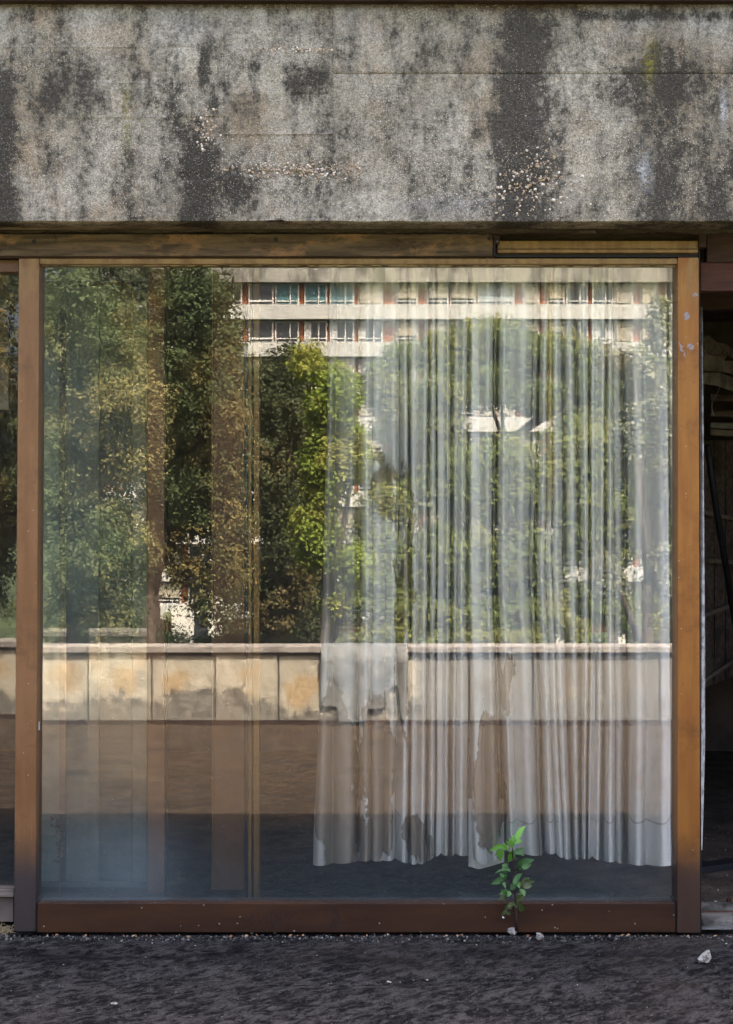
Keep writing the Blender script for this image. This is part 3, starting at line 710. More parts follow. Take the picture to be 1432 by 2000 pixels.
# ------------------------------------------------------------------ open doorway on the right
dw = empty('plank_wall', P(1420, 1330, 2.6), 'grimy dark plank wall with pale horizontal battens seen through the doorway', 'plank wall')
for k in range(7):
    xa, xb = 1374+k*22, 1374+(k+1)*22-1.2
    Ya, Yb = 2.6+k*.12, 2.6+(k+1)*.12
    dyy = random.uniform(-.01,.01)
    pts = [P(xa,1345-k*9,Ya+dyy), P(xb,1345-(k+1)*9,Yb+dyy)]; t = Vector((0,.03,0)); tops = [P(xa,860,Ya+dyy), P(xb,860,Yb+dyy)]
    hexa('plank', [pts[0], pts[1], pts[1]+t, pts[0]+t, tops[0], tops[1], tops[1]+t, tops[0]+t], M_WOODB, dw, .002)
for y0, y1 in ((1000,1010),(1094,1097),(1202,1186),(1330,1300)):
    y0_, y1_ = y0, y1+ (y1-y0)
    a, b = P(1374, y0_, 2.56), P(1460, y1_, 2.98); h = Vector((0,0,.012)); t = Vector((0,.025,0))
    hexa('batten', [a-h-t, b-h-t, b-h, a-h, a+h-t, b+h-t, b+h, a+h], M_BATT, dw, .001)
pole = tube('leaning_pole', [P(1382, 870, 1.9), P(1398, 985, 2.05), P(1440, 1240, 2.3)], [.018,.018,.018], M_BLACK, label='black pole leaning diagonally in front of the plank wall inside the doorway', cat='pole')
def shard(name, pts, Y, mat, label, cat, th=.015, tiltY=0.0, grp=None):
    V = []
    for i, (a, b) in enumerate(pts):
        V.append(P(a, b, Y + tiltY*((a-1375)/60)))
    n = len(V); V += [v+Vector((0,th,0)) for v in V]
    Fc = [tuple(range(n))[::-1], tuple(range(n, 2*n))]+[(i,(i+1)%n,n+(i+1)%n,n+i) for i in range(n)]
    return mesh_obj(name, V, Fc, mat, label=label, cat=cat, group=grp)
shard('ceiling_board', [(1368,660),(1384,655),(1400,668),(1418,672),(1440,686),(1470,690),(1470,722),(1432,700),(1412,690),(1392,694),(1368,684)], 1.5, M_WOODB, 'charred splintered ceiling board hanging uppermost inside the doorway', 'ceiling board', tiltY=.4)
shard('ceiling_board', [(1366,668),(1400,690),(1422,694),(1414,704),(1440,706),(1480,712),(1480,742),(1440,735),(1424,728),(1400,726),(1366,722)], 1.75, M_TORN, 'torn pale ceiling board with broken edge inside the doorway', 'ceiling board', tiltY=.3)
shard('ceiling_board', [(1366,728),(1405,728),(1440,740),(1480,748),(1480,775),(1432,764),(1400,753),(1366,748)], 1.6, M_TORN, 'pale sagging ceiling board lowest of the three inside the doorway', 'ceiling board', tiltY=.5)
pbox('dark_beam', (1366,569), (1600,604), .9, .1, M_WOODD, label='dark cross beam just under the lintel inside the doorway', cat='beam')
for k, (ya, yb, mt) in enumerate(((782,790,M_WOODB),(812,822,M_WOODB),(836,840,M_METAL),(850,862,M_TORN))):
    a, b = P(1388, ya, 2.9), P(1600, yb+6, 2.9)
    hexa('ceiling_pipe', [a, (b.x,2.9,a.z-.03), (b.x,2.96,a.z-.03), (a.x,2.96,a.z), (a.x,2.9,a.z+.035), (b.x,2.9,a.z+.005), (b.x,2.96,a.z+.005), (a.x,2.96,a.z+.035)], mt, None, .003,
         label=['topmost dark service pipe crossing under the doorway ceiling','second dark service pipe under the doorway ceiling','thin metal pipe under the doorway ceiling','lowest pale service duct under the doorway ceiling'][k], cat='pipe', group='pipes under the doorway ceiling')
wv = [P(1402+6*math.sin(k*.5)-k*.6, 735+k*6, 1.5) for k in range(14)]
tube('loose_wire', wv, .002, M_TORN, n=5, label='thin loose wire dangling from the torn ceiling boards in the doorway', cat='wire')
th = empty('door_threshold', P(1440, 1815, .0), 'crumbled concrete door threshold with metal strip at the foot of the open doorway', 'threshold')
pbox('slab', (1371.5, 1797), (2000, 1812), .0, .12, M_THRESH, th, .006)
pbox('metal_strip', (1371.5, 1812.6), (2000, 1816), -.03, .028, M_METAL, th, .001)
pbox('red_inner_edge', (1371.5, 1786), (2000, 1796.5), .14, .06, M_WOODR, th, .006)
# debris on the doorway floor
V, Fc = [], []
for _ in range(1500):
    Y_ = random.choice((random.uniform(.12, 3.2), random.gauss(.36, .05), random.gauss(.22, .03))); X_ = random.uniform(P(1372,0,Y_).x, P(1600,0,Y_).x); pebble((X_, max(.11, Y_), -.010), random.choice((.002,.003,.004,.007)), 1, V, Fc)
mesh_obj('floor_debris', V, Fc, M_SAND, kind='stuff', label='scattered plaster crumbs and grit on the dark floor in the doorway', cat='debris')
mound = []
for ii in range(90):
    for jj in range(16):
        xx = P(1371, 0, .3).x + ii*.008; yy = .24+jj*.018; q = Vector((xx*8, yy*9, 0)); mound.append((xx, yy, -.012 + .030*math.sin(math.pi*jj/15)*(.6+.5*noise.fractal(q, .8, 2, 4)) + .006*noise.noise(Vector((xx*60, yy*60, 0)))*(0<jj<15)))
mesh_obj('rubble_ridge', mound, [(j_+16*i_, j_+16*(i_+1), j_+1+16*(i_+1), j_+1+16*i_) for i_ in range(89) for j_ in range(15)], M_THRESH, smooth=True, kind='stuff', label='low grey ridge of crumbled mortar on the floor behind the doorway threshold', cat='rubble')
fp = [P(1366, 1545, 1.0), P(1470, 1528, 1.15)]; t_ = Vector((0, .10, 0)); fz = -.011
for v in fp: v.z = fz
hexa('fallen_plank', [fp[0], fp[1], fp[1]+t_, fp[0]+t_, fp[0]+Vector((0,0,.03)), fp[1]+Vector((0,0,.03)), fp[1]+t_+Vector((0,0,.03)), fp[0]+t_+Vector((0,0,.03))], M_BLACK, None, .003, label='black plank lying across the dark floor inside the doorway', cat='plank')
for k,(px_,py_,Yd,lab) in enumerate(((1398,1730,.45,'small pale rubble lump on the doorway floor'),(1424,1726,.5,'rust coloured rubble lump on the doorway floor near the photo edge'))):
    V, Fc = [], []; q = P(px_, py_, Yd); pebble((q.x, Yd, .0), .014, 1, V, Fc); mesh_obj('rubble_lump', V, Fc, M_STONE if k == 0 else M_WOODR, label=lab, cat='rubble')

# ------------------------------------------------------------------ stones, grit, straw on the ground
def stone(px_, py_, r, sq, seed, label):
    # find ground point seen at that pixel
    s = EYE/((py_-1000)/F); Yg = s - D; Xg = (px_-716)/F*s
    bm = bmesh.new(); bmesh.ops.create_icosphere(bm, subdivisions=3, radius=1); rr = random.Random(seed)
    planes = [(Vector((rr.gauss(0,1),rr.gauss(0,1),rr.gauss(0,1))).normalized(), rr.uniform(.38,.80)) for _ in range(11)]
    for v in bm.verts:
        for nrm, dd in planes:
            t = v.co.dot(nrm)
            if t > dd: v.co -= nrm*(t-dd)
        v.co *= 1+.20*noise.noise(v.co*2.6+Vector((seed,0,0)))
        v.co = Vector((v.co.x*r, v.co.y*r*.8, v.co.z*r*sq))
    z0 = min(v.co.z for v in bm.verts)
    V = [Vector((v.co.x+Xg, v.co.y+Yg, v.co.z - z0 - .004)) for v in bm.verts]
    for i, v in enumerate(bm.verts): v.index = i
    Fc = [[v.index for v in f.verts] for f in bm.faces]; bm.free()
    mesh_obj('stone', V, Fc, M_STONE, label=label, cat='stone')
stone(1002, 1826, .026, .75, 3, 'flat pale grey stone at the foot of the seedling stem')
stone(1055, 1834, .023, .75, 5, 'rough whitish stone just right of the seedling by the bottom rail')
stone(1377, 1877, .036, .8, 9, 'largest angular pale stone lying alone on the asphalt at the right')
stone(1035, 1833, .009, .7, 11, 'tiny white pebble between the two stones near the seedling')
for k,(px_,py_,r_) in enumerate(((761,1917,.010),(833,1913,.007),(223,1960,.012),(491,1823,.010),(537,1822,.009),(730,1814,.006),(1419,1842,.006),(1408,1977,.006),(845,1826,.007),(853,1829,.006))):
    labs = ['small white chip on the asphalt below the middle of the pane','tiny white chip right of the small white chip mid asphalt','white chip on the asphalt at lower left','white chip against the bottom rail below the dark gap','crumbled white chip by the bottom rail right of another','tiny pale chip at the bottom rail middle','tiny white chip under the doorway at right edge','tiny white chip at the lower right corner','tiny pale chip by the bottom rail left of the seedling','tiny pale chip touching the rail close left of the seedling']
    stone(px_, max(py_,1822), r_, .5, 20+k, labs[k]); bpy.context.scene.collection.objects[-1].name = 'stone_chip'
V, Fc = [], []
for _ in range(2600):
    x = random.uniform(-1.75, 1.75); y = -.055 - abs(random.gauss(0, .035)); pebble((x, y, random.uniform(-.006,.002)), random.choice((.0025,.003,.004,.006)), 1, V, Fc)
for _ in range(2200):
    x = random.uniform(-1.9, 1.9); y = random.uniform(-1.35, -.08); pebble((x, y, -.002), random.uniform(.0012,.0030), 1, V, Fc)
mesh_obj('loose_grit', V, Fc, M_GRIT, kind='stuff', label='loose dark grit gathered along the foot of the bottom rail', cat='grit')
V, Fc = [], []
for _ in range(70):
    x = random.uniform(-1.4, 1.5); y = -.058-abs(random.gauss(0,.012)); b = len(V); l = random.uniform(.004,.011); an = random.random()*3.1
    u = Vector((math.cos(an)*l, math.sin(an)*l*.6, random.uniform(0,.004))); v_ = Vector((-math.sin(an)*l*.5, math.cos(an)*l*.4, random.uniform(0,.006))); c0 = Vector((x, y, .004))
    V += [c0-u, c0-v_, c0+u, c0+v_]; Fc.append((b,b+1,b+2,b+3))
mesh_obj('leaf_litter', V, Fc, M_LITTER, kind='stuff', label='dry brown leaf scraps lying along the foot of the bottom rail', cat='leaf litter')
V, Fc = [], []
for _ in range(46):
    q = P(random.uniform(-30, 24), 1800, -.01); y = random.uniform(-.05, .02); x = q.x
    a = Vector((x, y, .0)); l = random.uniform(.03,.08); an = random.uniform(0, 6.28); b = a+Vector((math.cos(an)*l, math.sin(an)*.02, random.uniform(.0,.05)))
    tube_geo([a, (a+b)/2+Vector((0,0,.01)), b], [.0011,.0011,.0006], 4, V, Fc)
mesh_obj('dry_straw', V, Fc, M_STRAW, kind='stuff', label='tangle of dry straw in the corner left of the left post', cat='straw')

# ------------------------------------------------------------------ seedling
sx = lambda px_, py_, Y=-.10: P(px_, py_, Y)
pl = empty('seedling', sx(1008, 1815), 'young green leafy seedling growing from the crack in front of the bottom rail', 'plant')
stem_px = [(1010,1818),(1008,1790),(1007,1760),(1005,1725),(1004,1700),(1002,1675),(1001,1655),(1006,1642)]
tube('stem', [sx(*q) for q in stem_px], [.0085,.0060,.0048,.004,.0034,.003,.0022,.0012], M_STEM, pl, 8)
def leaf(bx, by, tx, ty, wd, mat, dy=0.0, fold=.25, Yb=-.10, ser=0):
    A = sx(bx, by, Yb); B = sx(tx, ty, Yb+dy); ax = (B-A); L = ax.length; ax.normalize()
    nrm = Vector((random.uniform(-.35,.35), -1, random.uniform(.1,.7))); sd_ = ax.cross(nrm).normalized(); nn = sd_.cross(ax).normalized()
    V, Fc = [], []; n = 14; W_ = wd/505*.92
    for i in range(n+1):
        t = i/n; h = W_*(math.sin(math.pi*t**.75)**.85 if 0 < t < 1 else 0) * (1+(.22 if i % 2 else -.16)); c = A + ax*L*t + nn*(-.22*L*(t**2)) + sd_*L*.07*math.sin(t*3+ser) 
        lift = fold*h
        V += [c - sd_*h + nn*lift, c - nn*.0, c + sd_*h + nn*lift]
    for i in range(n):
        for k in range(2): Fc.append((3*i+k, 3*i+k+1, 3*(i+1)+k+1, 3*(i+1)+k))
    mesh_obj('leaf', V, Fc, mat, pl, smooth=True)
def sprig(a, b, mat, sizes, Yb=-.10, dy=-.03):
    tube('twig', [sx(a[0], a[1], Yb), sx(b[0], b[1], Yb+dy)], [.0016,.0011], M_STEM, pl, 6)
T, Mi, Lo = M_LEAFT, M_LEAFM, M_LEAFL
sprig((1002,1668),(978,1660),T,0); sprig((1003,1702),(1016,1692),Mi,0); sprig((1003,1702),(990,1692),Mi,0)
sprig((1004,1723),(985,1718),Mi,0); sprig((1005,1743),(1018,1733),Mi,0); sprig((1005,1744),(998,1742),Mi,0); sprig((1003,1757),(985,1751),Lo,0); sprig((1008,1785),(985,1775),Lo,0)
for q in ((1006,1640,1028,1612,6.0,T),(1008,1640,1020,1642,2.6,T),(1005,1648,1020,1642,3.5,T),(1003,1650,1002,1630,4.5,T),(1002,1655,996,1639,4,T),(998,1656,991,1643,1.8,T),
          (992,1656,975,1651,4,T),(984,1652,956,1662,5.2,T),(978,1658,966,1672,3.2,T),(982,1660,976,1684,5.0,T),(985,1658,994,1650,3.0,T),(990,1662,988,1648,4,T),
          (1003,1660,990,1686,7.0,T),(1005,1664,1026,1658,6,Mi),(1012,1662,1024,1670,4,Mi),(1003,1668,1016,1660,5,Mi),
          (1014,1692,1026,1676,5,Mi),(1020,1688,1041,1680,7.5,Mi),(1018,1692,1040,1690,6.5,Mi),(1016,1692,1012,1700,4.2,Mi),(1022,1692,1024,1702,4.5,Mi),(1012,1686,1022,1682,4,Mi),
          (992,1694,982,1688,5,Mi),(990,1698,968,1704,2.2,Mi),(988,1694,996,1702,4,Mi),(984,1690,990,1706,5,Mi),(985,1700,979,1708,4,Mi),
          (986,1718,960,1724,6.5,Mi),(984,1714,978,1704,4.2,Mi),(982,1720,972,1730,3,Mi),(986,1722,986,1734,3,Mi),(984,1708,990,1720,5,Mi),
          (1004,1722,1020,1706,5.5,Mi),(1006,1724,996,1738,6,Mi),(1008,1722,1016,1732,5,Mi),(1004,1728,1012,1712,5,Mi),
          (1018,1733,1024,1716,5.5,Lo),(1022,1728,1041,1720,6,Lo),(1022,1732,1040,1730,6.5,Lo),(1018,1736,1024,1748,6,Mi),(1020,1724,1034,1714,5,Lo),
          (998,1742,992,1750,4.5,Mi),(996,1744,976,1744,6,Mi),(986,1750,974,1756,5,Lo),(990,1746,982,1738,4,Mi),(984,1752,986,1764,3,Lo),
          (1008,1756,1022,1744,6,Lo),(1008,1758,1024,1752,6,Lo),(1006,1760,1010,1774,5.5,Lo),(1012,1762,1022,1770,4.5,Lo),(1014,1768,1027,1780,6.5,Lo),
          (1000,1764,986,1776,6.5,Lo),(1002,1762,994,1770,5,Lo),(988,1776,980,1790,4,Lo),(990,1780,1000,1786,4,Lo)):
    leaf(*q, dy=random.uniform(-.03,.02), Yb=-.10+random.uniform(-.03,.01), ser=random.random()*5)
V, Fc = [], []
pebble(sx(983, 1792, -.12), .0055, 1, V, Fc); mesh_obj('withered_bud', V, Fc, M_CHIP, pl)
# dried weed behind the pane at left
V, Fc = [], []
wd0 = [(116,1755),(117,1720),(118,1690),(119,1650),(116,1610),(112,1596)]
tube_geo([P(a,b,.10) for a,b in wd0], [.003,.003,.0025,.002,.0015,.001], 5, V, Fc)
for a, b, c, d in ((119,1640,100,1606),(118,1660,128,1640),(118,1620,106,1592),(118,1670,108,1650)): tube_geo([P(a,b,.10), P((a+c)/2,(b+d)/2-3,.09), P(c,d,.10)], [.0015,.0012,.0008], 4, V, Fc)
for _ in range(70):
    t = random.random(); a = P(117+random.gauss(0,4)-10*(t>.75), 1690-100*t, .10+random.uniform(-.02,.02)); b = len(V)
    u = Vector((random.gauss(0,1),random.gauss(0,1),random.gauss(0,1))).normalized()*.010; v_ = Vector((random.gauss(0,1),random.gauss(0,1),random.gauss(0,1))).normalized()*.008
    V += [a-u, a-v_, a+u, a+v_]; Fc.append((b,b+1,b+2,b+3))
mesh_obj('dried_weed', V, Fc, M_DRIED, label='dried brown weed standing inside the bottom left corner of the big pane', cat='plant')

# ------------------------------------------------------------------ parapet wall opposite (seen mirrored)
PY = -5.86
par = empty('parapet_wall', (0, PY-.12, 0), 'low cream rendered parapet wall with grey coping reflected in the pane', 'wall')
pw = PR(420,0,5.86).x - PR(296,0,5.86).x; x0 = PR(296, 0, 5.86).x
n0 = int((-14-x0)/pw)
prot = None
for k in range(n0, n0+int(28/pw)):
    xa = x0 + k*pw
    if prot is None:
        bm = bmesh.new(); bmesh.ops.create_cube(bm, size=1)
        for v in bm.verts: v.co = Vector((v.co.x*(pw-.008), v.co.y*.22, (v.co.z+.5)*.545))
        bmesh.ops.bevel(bm, geom=bm.edges[:], offset=.006, segments=2, affect='EDGES')
        me = bpy.data.meshes.new('render_panel'); bm.to_mesh(me); bm.free(); me.materials.append(M_PARA); prot = me
    o = bpy.data.objects.new('render_panel', prot); COL.objects.link(o); WO[o.name] = Vector((0,0,0))
    o.location = (xa+pw/2, PY-.11+random.uniform(-.003,.003), .012); finish(o, par)
box('wall_core', -14, 14, PY-.20, PY-.03, 0, .55, M_COPE, par)
for k in range(14):
    xa = -14+2*k; box('coping_slab', xa+.003, xa+1.997, PY-.27, PY+.035, .557, .602, M_COPE, par, .004)
box('wall_footing', -14, 14, PY-.02, PY+.012, -.02, .034, M_WOODD, par)
# sheet draped over the parapet
V, Fc = [], []; nx = 50
prof = [(PY-.24,.606),(PY-.10,.609),(PY+.02,.609),(PY+.046,.596),(PY+.05,.55),(PY+.04,.40),(PY+.035,.22),(PY+.03,.02)]
xa, xb = PR(628,0,5.86).x, PR(797,0,5.86).x; nx = 140
for i in range(nx+1):
    u = i/nx; x = xa+(xb-xa)*u; px_ = 628+169*u
    sg = lambda c_, w_: 1/(1+math.exp(-(px_-c_)/w_))
    bot = .145 - .12*sg(660,.8) + .10*sg(716,1.2) + .18*sg(757,2.5) - .27*sg(781,1.5) + .012*noise.noise(Vector((u*30,0,0)))+.006*noise.noise(Vector((u*90,0,0)))
    for k, (y, z) in enumerate(prof):
        wv_ = noise.noise(Vector((u*7, k*.4, 0)))
        zz = z if k < 4 else .596-(.596-bot)*((k-3)/4)
        V.append((x+.004*wv_, y+(.012*abs(wv_) if k > 2 else 0), zz+(.006*abs(noise.noise(Vector((u*16, k, 3)))) if k < 4 else .01*wv_)))
n = len(prof)
for i in range(nx):
    for k in range(n-1): Fc.append((i*n+k, (i+1)*n+k, (i+1)*n+k+1, i*n+k+1))
mesh_obj('draped_sheet', V, Fc, M_SHEET, smooth=True, label='torn grey cloth sheet draped over the reflected parapet wall left of centre', cat='cloth')

# ------------------------------------------------------------------ trees (seen mirrored)
def unit(n):
    v = rng.normal(size=(n,3)); return v/np.linalg.norm(v, axis=1)[:,None]
def leaves(name, clumps, n, ll, lw, mat, parent, droop=.0):
    C_ = np.array([c[0] for c in clumps]); Rr = np.array([c[1] for c in clumps])
    wgt = Rr**2; wgt = wgt/wgt.sum(); per = 14; nt_ = n//per
    ci = rng.choice(len(clumps), nt_, p=wgt); dr = unit(nt_); dr[:,2] = dr[:,2]*.85+.22
    rad = Rr[ci]*(rng.random(nt_)**.28)
    tw = C_[ci] + dr*rad[:,None]*np.array([1,1,.75])
    tw = np.repeat(tw, per, 0); dirs = np.repeat(dr, per, 0)
    p = tw + rng.normal(size=tw.shape)*ll*.95
    nrm = dirs*.8 + unit(len(p))*.55 + np.array([0,0,.3]); nrm /= np.linalg.norm(nrm, axis=1)[:,None]
    a = np.cross(nrm, unit(len(p))); a /= np.linalg.norm(a, axis=1)[:,None]+1e-9; b = np.cross(nrm, a)
    s = (.6+.8*rng.random(len(p)))[:,None]
    v = np.stack([p - a*ll*.5*s, p - b*lw*.5*s + nrm*lw*.12, p + a*ll*.5*s, p + b*lw*.5*s + nrm*lw*.12], 1).reshape(-1,3)
    org = np.array(WO[parent.name]); v = v - org
    m = len(p); me = bpy.data.meshes.new(name)
    me.vertices.add(4*m); me.vertices.foreach_set('co', v.astype(np.float32).ravel())
    me.loops.add(4*m); me.loops.foreach_set('vertex_index', np.arange(4*m, dtype=np.int32))
    me.polygons.add(m); me.polygons.foreach_set('loop_start', np.arange(0, 4*m, 4, dtype=np.int32))
    me.update(calc_edges=True); me.materials.append(mat)
    o = bpy.data.objects.new(name, me); COL.objects.link(o); o.parent = parent; o['kind'] = 'stuff'
    return o
def tree(name, d, ells, n, ll, lw, mat, label, trunk_px, sub=26, rsub=(.35,.8), ground=-8.0, depth=1.0, group=None, limbs=6):
    s = (d+D)/F
    base = PR(trunk_px, 1000, d); base.z = ground
    t = empty(name, base, label, 'tree', group)
    clumps = []
    tot = sum(e[2]*e[3] for e in ells)
    for (cx, cy_, rx, ry) in ells:
        c = PR(cx, cy_, d); m = max(4, int(sub*rx*ry/tot*len(ells)))
        for _ in range(m):
            u = Vector(unit(1)[0]); rr = random.random()**.4
            rs = random.uniform(*rsub)
            ax = Vector((max(.05, rx*s-rs*.7), max(.3, (rx+ry)/2*s*depth-rs*.5), max(.05, ry*s-rs*.6)))
            clumps.append(((c.x+u.x*ax.x*rr, c.y+u.y*ax.y*rr, c.z+u.z*ax.z*rr), rs))
    leaves('crown', clumps, n, ll, lw, mat, t)
    V, Fc = [], []
    h = max(c[0][2] for c in clumps); top = Vector((base.x, base.y, ground+(h-ground)*.75)); tr = .02*(h-ground)
    mids = [base, base.lerp(top,.35)+Vector((.12,0,0)), base.lerp(top,.7)+Vector((-.1,.05,0)), top]
    tube_geo(mids, [tr*1.2, tr*.85, tr*.55, tr*.15], 10, V, Fc)
    for c in random.sample([c for c in clumps if c[0][2] > ground+(h-ground)*.5] or clumps, min(limbs, len(clumps)//3)):
        q = Vector(c[0]); st = base.lerp(top, min(.95, max(.45, (q.z-ground)/(top.z-ground)-.12)))
        tube_geo([st, st.lerp(q,.5)+Vector((0,0,-.1)), q], [tr*.32, tr*.2, tr*.06], 6, V, Fc)
    mesh_obj('trunk', V, Fc, M_BARK, t, smooth=True)
    return t
# left group, 15-24 m away
tree('broadleaf_tree', 17, [(150,640,120,150),(230,820,120,160),(110,930,90,180),(180,1120,130,160)], 80000, .062, .036, M_L1B, 'dense deep green tree reflected at the far left of the big pane', 150, 95, (.2,.5))
tree('broadleaf_tree', 20, [(380,600,90,110),(330,760,120,150),(430,800,60,200),(370,960,110,120),(310,1060,40,80),(450,1080,40,120),(375,1120,50,34),(400,1190,24,40)], 80000, .066, .038, M_L1, 'tall tree with browning foliage reflected left of the slim mullion', 300, 95, (.2,.52), limbs=2)
tree('broadleaf_tree', 24, [(560,790,60,130),(502,750,34,60),(530,900,60,200),(570,1060,60,150),(540,1170,80,90)], 55000, .075, .042, M_L1C, 'dark tree reflected just right of the slim mullion', 540, 80, (.2,.48))
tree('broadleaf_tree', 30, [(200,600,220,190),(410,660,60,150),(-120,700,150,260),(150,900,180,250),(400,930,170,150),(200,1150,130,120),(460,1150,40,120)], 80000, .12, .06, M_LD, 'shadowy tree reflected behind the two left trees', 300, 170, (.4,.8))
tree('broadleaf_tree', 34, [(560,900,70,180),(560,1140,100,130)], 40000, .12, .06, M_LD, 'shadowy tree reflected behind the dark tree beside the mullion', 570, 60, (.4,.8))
tree('low_shrub', 26, [(240,1250,140,50),(450,1262,160,26),(600,1250,60,60)], 30000, .07, .035, M_LD, 'dark shrubbery reflected low between the left trunks above the parapet', 440, 70, (.2,.4), ground=-6)
tree('maple_tree', 15, [(600,715,30,45),(650,790,58,90),(640,920,60,90),(615,1040,55,80),(690,880,34,70),(690,1110,34,50),(655,1185,28,20)], 36000, .06, .036, M_L2, 'bright yellow green tree reflected over the left edge of the curtain', 640, 150, (.09,.22), depth=.8)
tree('broadleaf_tree', 18, [(-70,560,120,160),(-70,760,110,220),(-40,1050,90,200)], 60000, .066, .038, M_L1, 'tree reflected in the narrow side window', -40, 150, (.18,.4))
tree('umbrella_pine', 62, [(960,665,95,42),(900,720,70,50),(1040,700,70,45),(1100,690,60,38),(1150,735,60,60),(960,760,80,50),(1050,780,60,40),(860,690,40,50),(1140,835,70,42),(865,835,45,45),(1200,800,30,60)], 75000, .22, .075, M_L3, 'wide umbrella crowned tree reflected across the curtain middle', 985, 200, (.5,1.0), depth=.6)
tree('umbrella_pine', 66, [(790,700,42,28),(760,760,60,60),(800,830,80,70),(770,930,70,60),(850,900,60,60)], 45000, .22, .075, M_L3, 'smaller feathery tree reflected left of the umbrella crowned tree', 790, 130, (.45,1.0), depth=.6)
tree('broadleaf_tree', 56, [(985,900,50,50),(860,775,50,50),(760,990,60,50),(700,1180,40,60),(1180,880,50,60),(900,950,100,90),(1010,960,90,90),(1120,940,90,110),(880,1090,110,100),(1020,1100,100,100),(1140,1060,60,80),(740,1080,70,120),(810,1190,90,60),(1000,1200,100,50),(910,1210,90,40),(1150,1180,60,50)], 110000, .20, .09, M_L3, 'low broad green tree reflected behind the curtain middle', 960, 200, (.7,1.4), depth=.5)
tree('silver_poplar', 13, [(1295,640,30,80),(1270,780,48,90),(1230,860,36,100),(1300,900,40,130),(1190,700,20,55),(1180,1130,40,60),(1300,1120,30,80),(1240,720,40,40)], 20000, .045, .032, M_L4, 'thin silvery leaved tree reflected at the right side of the pane', 1270, 110, (.08,.22), depth=.8)
tree('broadleaf_tree', 45, [(1260,800,80,150),(1300,1000,70,160),(1210,1000,60,150),(1290,1170,80,60),(1400,900,80,300)], 45000, .16, .08, M_L3, 'green tree reflected behind the silvery tree on the right', 1280, 120, (.4,.9), depth=.6)
tree('low_shrub', 40, [(1120,1235,40,26),(1218,1200,16,40),(1090,1190,10,40),(1010,1250,70,18),(900,1252,80,16),(760,1244,60,24),(1250,1230,40,34)], 14000, .12, .06, M_L3, 'low loose shrubs reflected just above the parapet behind the curtain', 1000, 60, (.15,.35), ground=-5)
# distant hedge closing the view under the trees
hd = empty('boundary_hedge', (0, -92, -8), 'long dark hedge at the far edge of the park seen low in the reflection', 'hedge')
cl = []
for i in range(150):
    x = -42+84*i/149; cl.append(((x+random.uniform(-.5,.5), -92+random.uniform(-1.5,1.5), -8+random.uniform(.5,3.3)), random.uniform(.8,1.5)))
leaves('foliage', cl, 30000, .28, .14, M_L1B, hd)

# ------------------------------------------------------------------ far building (seen mirrored)
BD = 117.0; BYY = -BD; K = (BD+D)/F
def bx(px_): return (px_-716)*K
def bzz(py_): return EYE+(1000-py_)*K
fb = empty('apartment_building', (bx(900), BYY, -8), 'long pale apartment block with terracotta panels and white bands reflected at the top', 'building')
XL, XR = bx(180), bx(1560)
box('facade_wall', XL, XR, BYY-12, BYY-.45, -8, bzz(520), M_TERR, fb)
box('roof_fascia', XL, XR, BYY-13, BYY+.35, bzz(552), bzz(490), M_FASF, fb)
cols = [(250,290,'d'),(310,350,'d'),(370,410,'s'),(430,470,'d'),(488,531,'L'),(540,581,'t'),(597,636,'t'),(647,689,'t'),(703,745,'s'),(777,814,'h'),(838,874,'h'),(883,927,'h'),(937,1003,'b'),(1026,1052,'s'),(1073,1101,'h'),(1110,1147,'d'),(1161,1196,'d'),(1204,1235,'s'),(1255,1281,'s'),(1304,1340,'L'),(1360,1395,'d'),(1410,1450,'h')]
row2 = {5:'d',6:'c',7:'c',8:'c',9:'h',10:'h',11:'d',12:'d',13:'q',14:'q',15:'d',16:'w',17:'s',18:'s'}
UB = bpy.data.meshes.new('unit_box')
UB.from_pydata([(-.5,0,0),(.5,0,0),(.5,1,0),(-.5,1,0),(-.5,0,1),(.5,0,1),(.5,1,1),(-.5,1,1)], [], BF)
MC = {}
def ub(name, x0, x1, y0, y1, z0, z1, mat, parent):
    key = (round(x1-x0,3), round(y1-y0,3), round(z1-z0,3), mat.name)
    if key not in MC:
        me = UB.copy(); me.name = name
        for v in me.vertices: v.co = Vector((v.co.x*(x1-x0), v.co.y*(y1-y0), v.co.z*(z1-z0)))
        me.materials.append(mat); MC[key] = me
    o = bpy.data.objects.new(name, MC[key]); COL.objects.link(o); o.location = ((x0+x1)/2, y0, z0); WO[o.name] = Vector(o.location)
    return finish(o, parent)
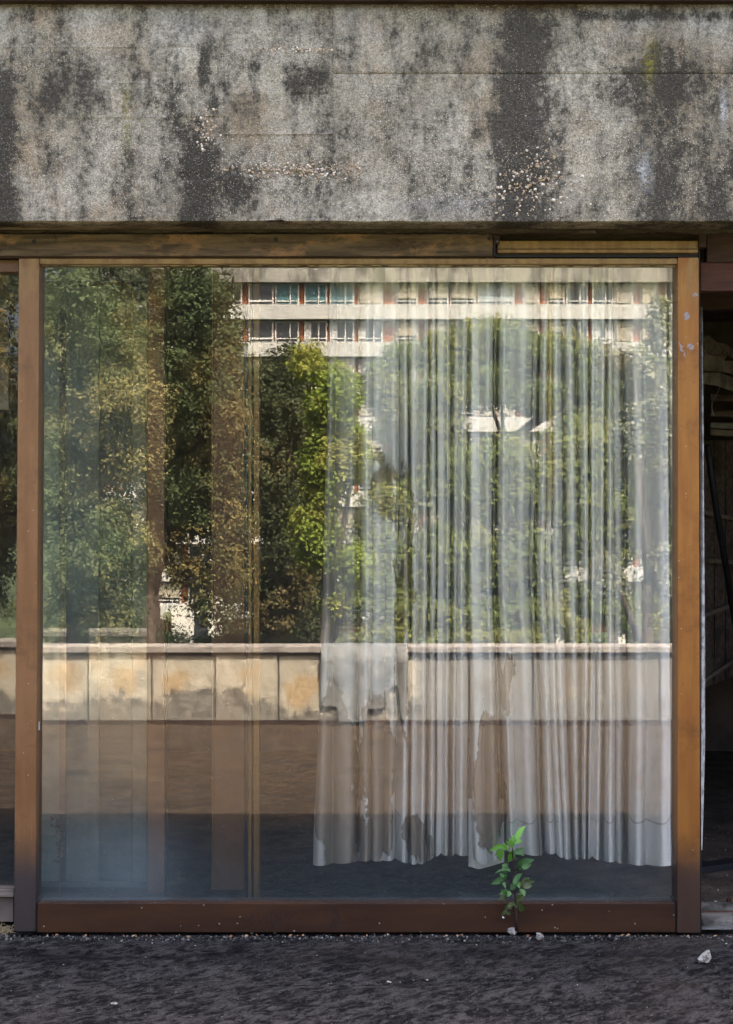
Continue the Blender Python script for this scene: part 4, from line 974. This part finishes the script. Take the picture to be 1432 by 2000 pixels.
for r_ in range(9):
    yt = 553+73.2*r_; ytop = yt; ybot = yt+42; zt, zb = bzz(ytop), bzz(ybot)
    box('balcony_band', XL, XR, BYY-.5, BYY+.25, bzz(ybot+28.5), zb, M_BANDF, fb)
    for ci_, (a, b, st) in enumerate(cols):
        if r_ == 1: st = row2.get(ci_, st)
        elif r_ > 1: st = random.choice('dshcwdL' if st == 'L' else 'dshcw')
        xa, xb = bx(a), bx(b); hgt = zt-zb
        fr = ub('window', xa-.12, xb+.12, BYY-.40, BYY-.30, zb+.0, zt, M_FRF, fb)      # surround
        z0_, z1_ = zb+.10, zt-.10
        pm = {'t':M_PTEAL,'b':M_PGREY,'c':M_PDARK,'w':M_PDARK}.get(st, M_PDARK)
        if st == 'L':
            ub('pane', xa, xb, BYY-.29, BYY-.27, z0_, z1_, M_PDARK, fr); ub('railing', xa-.1, xb+.1, BYY-.1, BYY-.05, zb+.25, zb+.38, M_FRF, fr); continue
        ub('pane', xa, xb, BYY-.295, BYY-.275, z0_, z1_, pm, fr)
        if st in 'cw':
            ww = (xb-xa)*(.28 if st == 'c' else .36); ub('window_curtain', xa+.03, xa+ww, BYY-.272, BYY-.262, z0_, z1_, M_PCURT, fr)
            if st == 'w': ub('window_curtain', xb-ww, xb-.03, BYY-.272, BYY-.262, z0_, z1_, M_PCURT, fr)
        if st in 'dtcwbh':
            xm = (xa+xb)/2+.15*(xb-xa); ub('mullion', xm-.05, xm+.05, BYY-.26, BYY-.20, z0_, z1_, M_FRF, fr); ub('sill_rail', xa, xb, BYY-.26, BYY-.20, zb+.28, zb+.36, M_FRF, fr)
        if st in 'shq':
            hh = {'s':.98,'h':.72,'q':.5}[st]; ub('shutter', xa+.02, xb-.02, BYY-.19, BYY-.14, z1_-hh*(z1_-z0_), z1_, M_SHUT, fr)
# small white buildings glimpsed below the trees
ob = empty('white_outbuilding', PR(378, 1235, 85), 'small sunlit white outbuilding glimpsed under the left trees in the reflection', 'building')
a, b = PR(335,1235,85), PR(418,1150,85)
hexa('wall', [(a.x,-85,-8),(b.x,-85,-8),(b.x,-90,-8),(a.x,-90,-8),(a.x,-85,b.z-1.2),(b.x,-85,b.z),(b.x,-90,b.z),(a.x,-90,b.z-1.2)], M_WHITEF, ob)
box('dark_window', (a.x+b.x)/2+.1, (a.x+b.x)/2+.9, -84.99, -84.95, -6, -4.4, M_PDARK, ob)
ob = empty('white_outbuilding', PR(1110, 1225, 80), 'cream gabled outbuilding glimpsed low behind the curtain right of centre', 'building')
a, b = PR(1086,1222,80), PR(1132,1172,80)
hexa('wall', [(a.x,-80,-8),(b.x,-80,-8),(b.x,-84,-8),(a.x,-84,-8),(a.x,-80,b.z-.7),(b.x,-80,b.z+.3),(b.x,-84,b.z+.3),(a.x,-84,b.z-.7)], M_WHITEF, ob)
ob = empty('white_outbuilding', PR(1228, 1225, 80), 'cream flat roofed outbuilding glimpsed low at the right of the reflection', 'building')
a, b = PR(1208,1222,80), PR(1248,1180,80)
box('wall', a.x, b.x, -84, -80, -8, b.z, M_WHITEF, ob)
box('roof_slab', a.x-.3, b.x+.3, -84.3, -79.7, b.z+.002, b.z+.25, M_COPE, ob)
